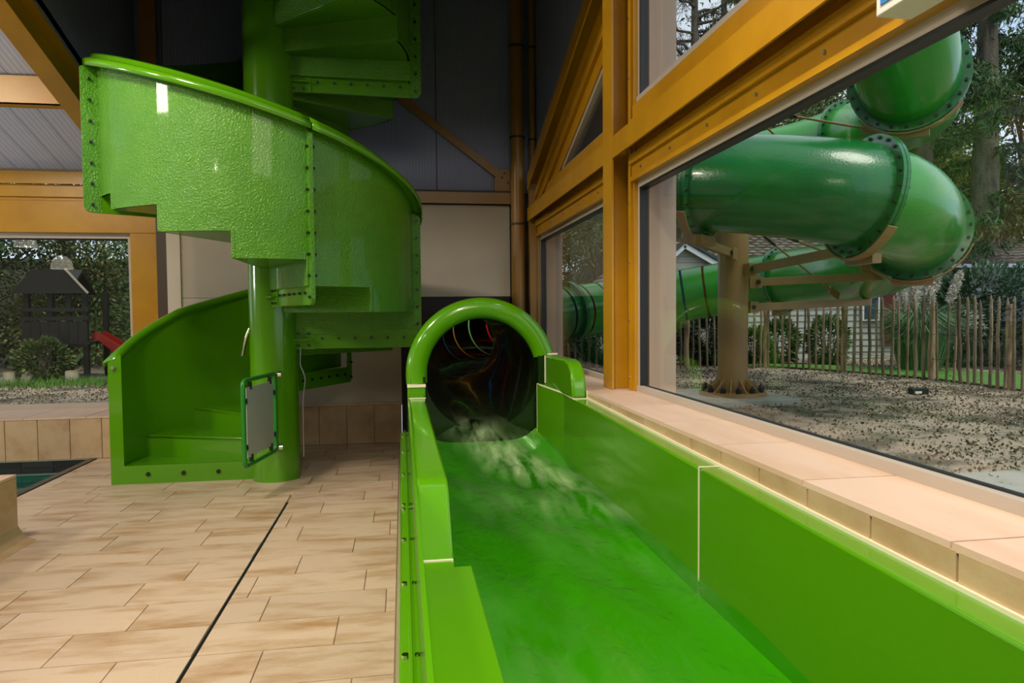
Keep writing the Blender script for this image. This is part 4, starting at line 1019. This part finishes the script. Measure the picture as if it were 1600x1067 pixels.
# cradles under the flange rings
for i, (lo, hi) in ((14 * K - 3, (200, 320)), (15 * K + 1, (215, 325)), (11 * K - 4, (215, 325)), (17 * K - 5, (215, 325)), (26 * K, (215, 325))):
    p, d, x, y = at(cum[i]); pts = [p + (x * cos(rad(a)) + y * sin(rad(a))) * (TR + .11) for a in range(lo, hi, 8)]; b = MB()
    for q0, q1 in zip(pts[:-1], pts[1:]): b.bar(q0, q1, .09, .014, (q0 - p))
    b.bar(p - Vector((0, 0, TR + .1)) - x * .2, p - Vector((0, 0, TR + .1)) + x * .2, .09, .09)
    b.build('cradle', M_post, ps)
gl = thing('ground_lamp', (6.94, 8.47, ZG), 'small black box lamp lying on the gravel beyond the slab', 'lamp')
MB().box(6.80, 8.40, ZG, 7.05, 8.50, ZG + .09).build('lamp_body', M_bolt, gl, bevel=.01, fix=False); MB().box(6.83, 8.39, ZG + .02, 6.93, 8.40, ZG + .05).build('lamp_lens', M_white, gl, fix=False)
s2 = thing('concrete_pad', (4.2, 4.0, ZG), 'flat concrete pad in the gravel beside the near window', 'slab')
MB().box(3.7, 3.2, ZG - .02, 5.2, 4.2, ZG + .03).build('pad_body', M_conc, s2, bevel=.01, fix=False)
# fallen leaves
r = np.random.default_rng(19); N = 60000
x_ = 1.95 + 9 * r.uniform(0, 1, N); y_ = r.uniform(1, 14.5, N)
q = r.uniform(0, 1, N) < .35 + .65 * (np.sin(x_ * 1.3 + y_ * .9) * np.sin(y_ * 1.7 - x_ * .6) > .1)
p = np.column_stack([x_[q], y_[q], np.full(q.sum(), ZG + .012)]); p2 = np.column_stack([r.uniform(-12, 1, 12000), r.uniform(9, 13, 12000), np.full(12000, ZG + .012)])
M_peb = foliage('mixed_grit', (.04, .045, .025), (.22, .18, .12), (.62, .54, .44))
pb = leaves('gravel_grit', np.concatenate([p, p2]), None, .026, M_peb, seed=14, aspect=.9, parent=gr); pb.location = (0, 0, 0)
r = np.random.default_rng(9); N = 9000
p = np.column_stack([r.uniform(1.95, 11, N), r.uniform(.5, 14.5, N), np.full(N, ZG + .02)]); p2 = np.column_stack([r.uniform(-12, 1, 3500), r.uniform(9, 13, 3500), np.full(3500, ZG + .02)])
lv = leaves('leaf_litter', np.concatenate([p, p2]), None, .034, M_leaf, seed=4, aspect=.7); tag(lv, 'brown fallen leaves scattered over the gravel outside', 'leaves')

# paling fence
fe = thing('paling_fence', (5, 13.2, ZG), 'chestnut paling fence of split pales and round stakes curving behind the slide coil', 'fence')
dist = 0; pale = []
for k in range(3):
    b = MB(); w = [.026, .022, .030][k]; hh = [1.28, 1.24, 1.33][k]; rr = random.Random(k + 60)
    pts = [Vector((rr.uniform(-.012, .012), 0, hh * t / 5)) for t in range(6)]; b.tube(pts, [w, w * .95, w, w * .9, w * .95, w * .85], 5); b.cyl(pts[-1], pts[-1] + Vector((0, 0, .07)), w * .85, .004, n=5)
    o = b.build('fence_pale', M_wood, fe); me = o.data; me.transform(Matrix.Translation(ORG[fe])); bpy.data.objects.remove(o); pale.append(me)
acc = 0; nxt = 0; cnt = 0; tot = 0
for a, c in zip(FL[:-1], FL[1:]):
    L = (c - a).length; d = (c - a).normalized()
    while nxt <= acc + L:
        q = a + d * (nxt - acc); k = rng.randrange(3)
        place('fence_pale', pale[k], fe, (q.x, q.y, ZG + rng.uniform(-.03, .02)), (rng.uniform(-.02, .02), rng.uniform(-.035, .035), rng.uniform(0, 6))); nxt += rng.uniform(.125, .17)
    acc += L
for (x, y) in ((2.2, 13.22), (5.55, 13.22), (7.25, 13.22), (8.05, 11.85), (8.5, 10.2), (8.52, 8.75), (8.35, 6.6)):
    b = MB(); b.tube([(x + .07, y - .05, ZG - .05), (x + .05, y - .04, ZG + .45), (x + .075, y - .05, ZG + .9), (x + .06, y - .05, ZG + 1.22)], [.06, .055, .052, .05], 12); b.build('fence_stake', M_wood2, fe, fix=False)
for z in (.35, .75, 1.15): MB().tube([p + Vector((0, 0, z)) for p in FL], .004, 4).build('binding_wire', M_bolt, fe, fix=False)

# pampas grass behind the fence
pg = thing('pampas_grass', (9.6, 11.7, ZG), 'pampas grass clump with feathery white plumes behind the fence', 'grass')
grass_tuft('blades', 9.6, 11.7, .35, 1.5, 1500, F_pam, 5, pg)
for i, (x, y, z, lx) in enumerate([(9.2, 11.7, 1.92, -.06), (9.42, 11.65, 2.02, 0), (9.56, 11.8, 2.15, .02), (9.72, 11.6, 2.08, .04), (9.92, 11.7, 2.34, .02), (10.35, 11.6, 2.16, .22), (9.62, 11.5, 1.85, -.04), (9.85, 11.8, 1.98, -.02)]):
    MB().tube([(9.6, 11.7, ZG), (x - lx, y, 1.3), (x, y, z)], .008, 5).build('plume_stalk', M_wood, pg, fix=False)
    r = np.random.default_rng(70 + i); m = 900; t = r.uniform(0, 1, m); rad_ = .075 * np.sin(pi * np.clip(t * .9 + .08, 0, 1)) ** .7; a = r.uniform(0, 6.28, m)
    c = np.column_stack([x - lx * (1 - t) + rad_ * np.cos(a) * r.uniform(0, 1, m), y + rad_ * np.sin(a), z - .5 + .55 * t]); leaves('plume', c, None, .07, F_plu, pg, aspect=.22, seed=80 + i)

def shrub(name, x, y, rx, ry, h, n, mat, seed, label, size=.09, cat='shrub', group=None, zb=.0):
    t = thing(name, (x, y, ZG), label, cat, group); r = np.random.default_rng(seed); rr = random.Random(seed); b = MB()
    for k in range(8): b.cyl((x + rr.uniform(-.3, .3) * rx, y, ZG), (x + rr.uniform(-.8, .8) * rx, y + rr.uniform(-.5, .5) * ry, ZG + h * .8), .02, .008, n=5)
    b.build('stems', M_bark, t, fix=False)
    u = r.normal(size=(n, 3)); u /= np.linalg.norm(u, axis=1)[:, None]; u *= r.uniform(.55, 1, n)[:, None] ** .5; u *= 1 + .12 * np.sin(u[:, :1] * 9 + u[:, 2:] * 7)
    c = np.column_stack([x + u[:, 0] * rx, y + u[:, 1] * ry, ZG + zb + h * .5 + u[:, 2] * h * .5])
    leaves('foliage', c, None, size, mat, t, aspect=.45, seed=seed); return t
for i, (x, y, rx, h, lab) in enumerate([(11.6, 12.4, 1.1, 1.95, 'dark glossy laurel hedge bush directly right of the pampas grass'), (12.6, 10.9, 1.2, 2.0, 'glossy laurel hedge bush in the middle of the hedge'), (13.3, 9.3, 1.3, 2.0, 'laurel hedge bush nearest the right edge of the window'),
                               (13.8, 13.0, 1.3, 2.1, 'laurel bush in the second row behind the hedge')]):
    shrub('laurel_hedge', x, y, rx, .9, h, 9000, F_dark, 90 + i, lab, .13, 'hedge', 'laurel bushes of the hedge')
for i, (x, y, rx, h, lab) in enumerate([(4.6, 14.4, 1.3, 1.15, 'low dark laurel behind the fence left of the post'), (3.0, 14.3, .9, 1.1, 'low dark laurel behind the fence below the far window'), (6.5, 14.2, .6, 1.3, 'leafy laurel behind the fence just right of the post')]):
    shrub('laurel_shrub', x, y, rx, .6, h, 7000, F_dark, 100 + i, lab, .12, 'shrub', 'low laurels along the house', .0)
for i, (x, y, rx, h, lab) in enumerate([(8.0, 13.9, .4, .95, 'small green shrub before the pale siding at mid fence'), (8.9, 13.5, .4, 1.0, 'small green shrub left of the pampas grass'), (7.4, 13.9, .3, .75, 'smallest shrub before the pale siding')]):
    shrub('young_shrub', x, y, rx, .3, h, 1500, F_mix, 110 + i, lab, .12, 'shrub', 'young shrubs before the siding')

for i, (x, y, rx, h, lab) in enumerate([(-7.6, 13.0, .8, 1.5, 'ivy-like shrub left of the play tower, standing in for mirrored greenery'), (-6.3, 13.45, .45, .75, 'low shrub before the play tower boards, standing in for mirrored greenery'), (-4.9, 15.2, .9, 2.0, 'tall pale green bush right of the play tower behind the red slide')]):  # first two shrubs added for greenery reflected over the tower
    shrub('garden_shrub', x, y, rx, .35, h, 2600, F_mix, 130 + i, lab, .08, 'shrub', 'shrubs around the play tower')
# chalet with pale siding
def wall_siding(b, x0, y0, x1, y1, z0, z1, step=.15):
    z = z0; n = 0; d = Vector((x1 - x0, y1 - y0, 0)).normalized(); nn = Vector((d.y, -d.x, 0))
    out = []
    while z < z1 - .01:
        zt_ = min(z + step, z1); a = Vector((x0, y0, 0)); c = Vector((x1, y1, 0))
        v = [a + nn * .03 + Vector((0, 0, z)), c + nn * .03 + Vector((0, 0, z)), c + nn * .005 + Vector((0, 0, zt_)), a + nn * .005 + Vector((0, 0, zt_)),
             a - nn * .02 + Vector((0, 0, z)), c - nn * .02 + Vector((0, 0, z)), c - nn * .02 + Vector((0, 0, zt_)), a - nn * .02 + Vector((0, 0, zt_))]
        out.append((v, z)); z += step
    return out
def siding(parent, *args):
    for v, z in wall_siding(None, *args):
        MB().add(v, [(0, 1, 2, 3), (7, 6, 5, 4), (0, 4, 5, 1), (3, 2, 6, 7), (0, 3, 7, 4), (1, 5, 6, 2)]).build('siding_board', M_siding, parent)
ch = thing('chalet', (11, 17, ZG), 'long low chalet with pale grey-green siding and mossy tiled roof behind the fence', 'house')
siding(ch, 7.45, 15.6, 16.5, 15.05, .35, 2.5)
MB().prism([(7.45, 15.62), (16.5, 15.08), (17, 20), (8, 20.5)], 'z', .3, 2.5).build('chalet_core', M_siding, ch)
MB().bar((7.3, 15.3, 2.56), (16.7, 14.74, 2.56), .10, .10).build('gutter', M_steel, ch)
def tiled_roof(parent, A, B, C, D, rows, cols, mat):
    """A,B eaves ends; D,C ridge ends; every tile its own part up to the limit"""
    A, B, C, D = map(Vector, (A, B, C, D)); nn = (B - A).cross(D - A).normalized(); nn = nn if nn.z > 0 else -nn
    MB().add([A, B, C, D, A - nn * .05, B - nn * .05, C - nn * .05, D - nn * .05], [(0, 1, 2, 3), (7, 6, 5, 4), (0, 4, 5, 1), (1, 5, 6, 2), (2, 6, 7, 3), (3, 7, 4, 0)]).build('roof_deck', M_darkp, parent)
    b = MB()
    for i in range(rows):
        for j in range(cols):
            u0, u1 = (j + .04 + (i % 2) * .0) / cols, (j + .96) / cols; v0, v1 = i / rows, (i + 1.12) / rows
            P_ = lambda u, v: (A.lerp(B, u)).lerp(D.lerp(C, u), min(v, 1))
            q = [P_(u0, v0) + nn * .055, P_((u0 + u1) / 2, v0) + nn * .085, P_(u1, v0) + nn * .055, P_(u1, v1) + nn * .012, P_((u0 + u1) / 2, v1) + nn * .04, P_(u0, v1) + nn * .012]
            q2 = [P_(u0, v0), P_(u1, v0)]
            b.add(q + q2, [(0, 1, 4, 5), (1, 2, 3, 4), (6, 7, 2, 1, 0)])
    b.build('roof_tiles', mat, parent, kind='stuff', fix=False)
tiled_roof(ch, (7.2, 15.25, 2.60), (16.9, 14.68, 2.60), (16.9, 18.2, 3.75), (7.2, 18.8, 3.75), 12, 36, M_rooft)
f = MB().bar((10.98, 15.30, 1.72), (11.42, 15.27, 1.72), .05, .95).build('window_frame', M_whitep, ch); MB().bar((11.03, 15.27, 1.72), (11.37, 15.245, 1.72), .03, .85).build('window_pane', material('house_pane', (.05, .07, .10), .05), f)
MB().bar((11.5, 15.26, 1.5), (11.85, 15.24, 1.5), .05, 1.6).build('shutter', material('brown_red_shutter', (.10, .02, .015), .5), ch)
# small gabled house at the left
gh = thing('gabled_house', (6.3, 16.5, ZG), 'small house with white barge boards on a pointed gable behind the left fence', 'house')
pk = (6.42, 3.02); e0 = (5.15, 1.95); e1 = (7.55, 2.42)
z = .4
while z < 2.9:
    z1 = z + .14
    def xl(zz): return max(5.35, pk[0] - (pk[1] - zz) * 1.12)
    def xr(zz): return min(7.4, pk[0] + (pk[1] - zz) * 1.75)
    MB().prism([(xl(z), z), (xr(z), z), (xr(z1 - .01), z1 - .008), (xl(z1 - .01), z1 - .008)], 'y', 15.32 - .0, 15.38).build('siding_board', M_siding, gh); z = z1
MB().bar((e0[0], 15.2, e0[1]), (pk[0], 15.2, pk[1] + .02), .05, .15).build('barge_board', M_whitep, gh)
MB().bar((pk[0], 15.2, pk[1] + .02), (e1[0] + .2, 15.2, e1[1] - .1), .05, .15).build('barge_board', M_whitep, gh)
MB().bar((e0[0], 15.17, e0[1] + .10), (pk[0], 15.17, pk[1] + .12), .07, .06).bar((pk[0], 15.17, pk[1] + .12), (e1[0] + .2, 15.17, e1[1]), .07, .06).build('roof_edging', M_darkp, gh)
tiled_roof(gh, (e1[0] + .25, 15.15, e1[1] - .12 + .1), (e1[0] + .25, 19.5, e1[1] - .02), (pk[0], 19.5, pk[1] + .12), (pk[0], 15.15, pk[1] + .12), 8, 22, M_rooft)
tiled_roof(gh, (e0[0], 15.15, e0[1] + .08), (e0[0], 19.5, e0[1] + .08), (pk[0], 19.5, pk[1] + .12), (pk[0], 15.15, pk[1] + .12), 8, 22, M_rooft)
MB().box(5.35, 15.4, .3, 7.4, 19.5, 1.9).build('house_core', M_siding, gh, fix=False)
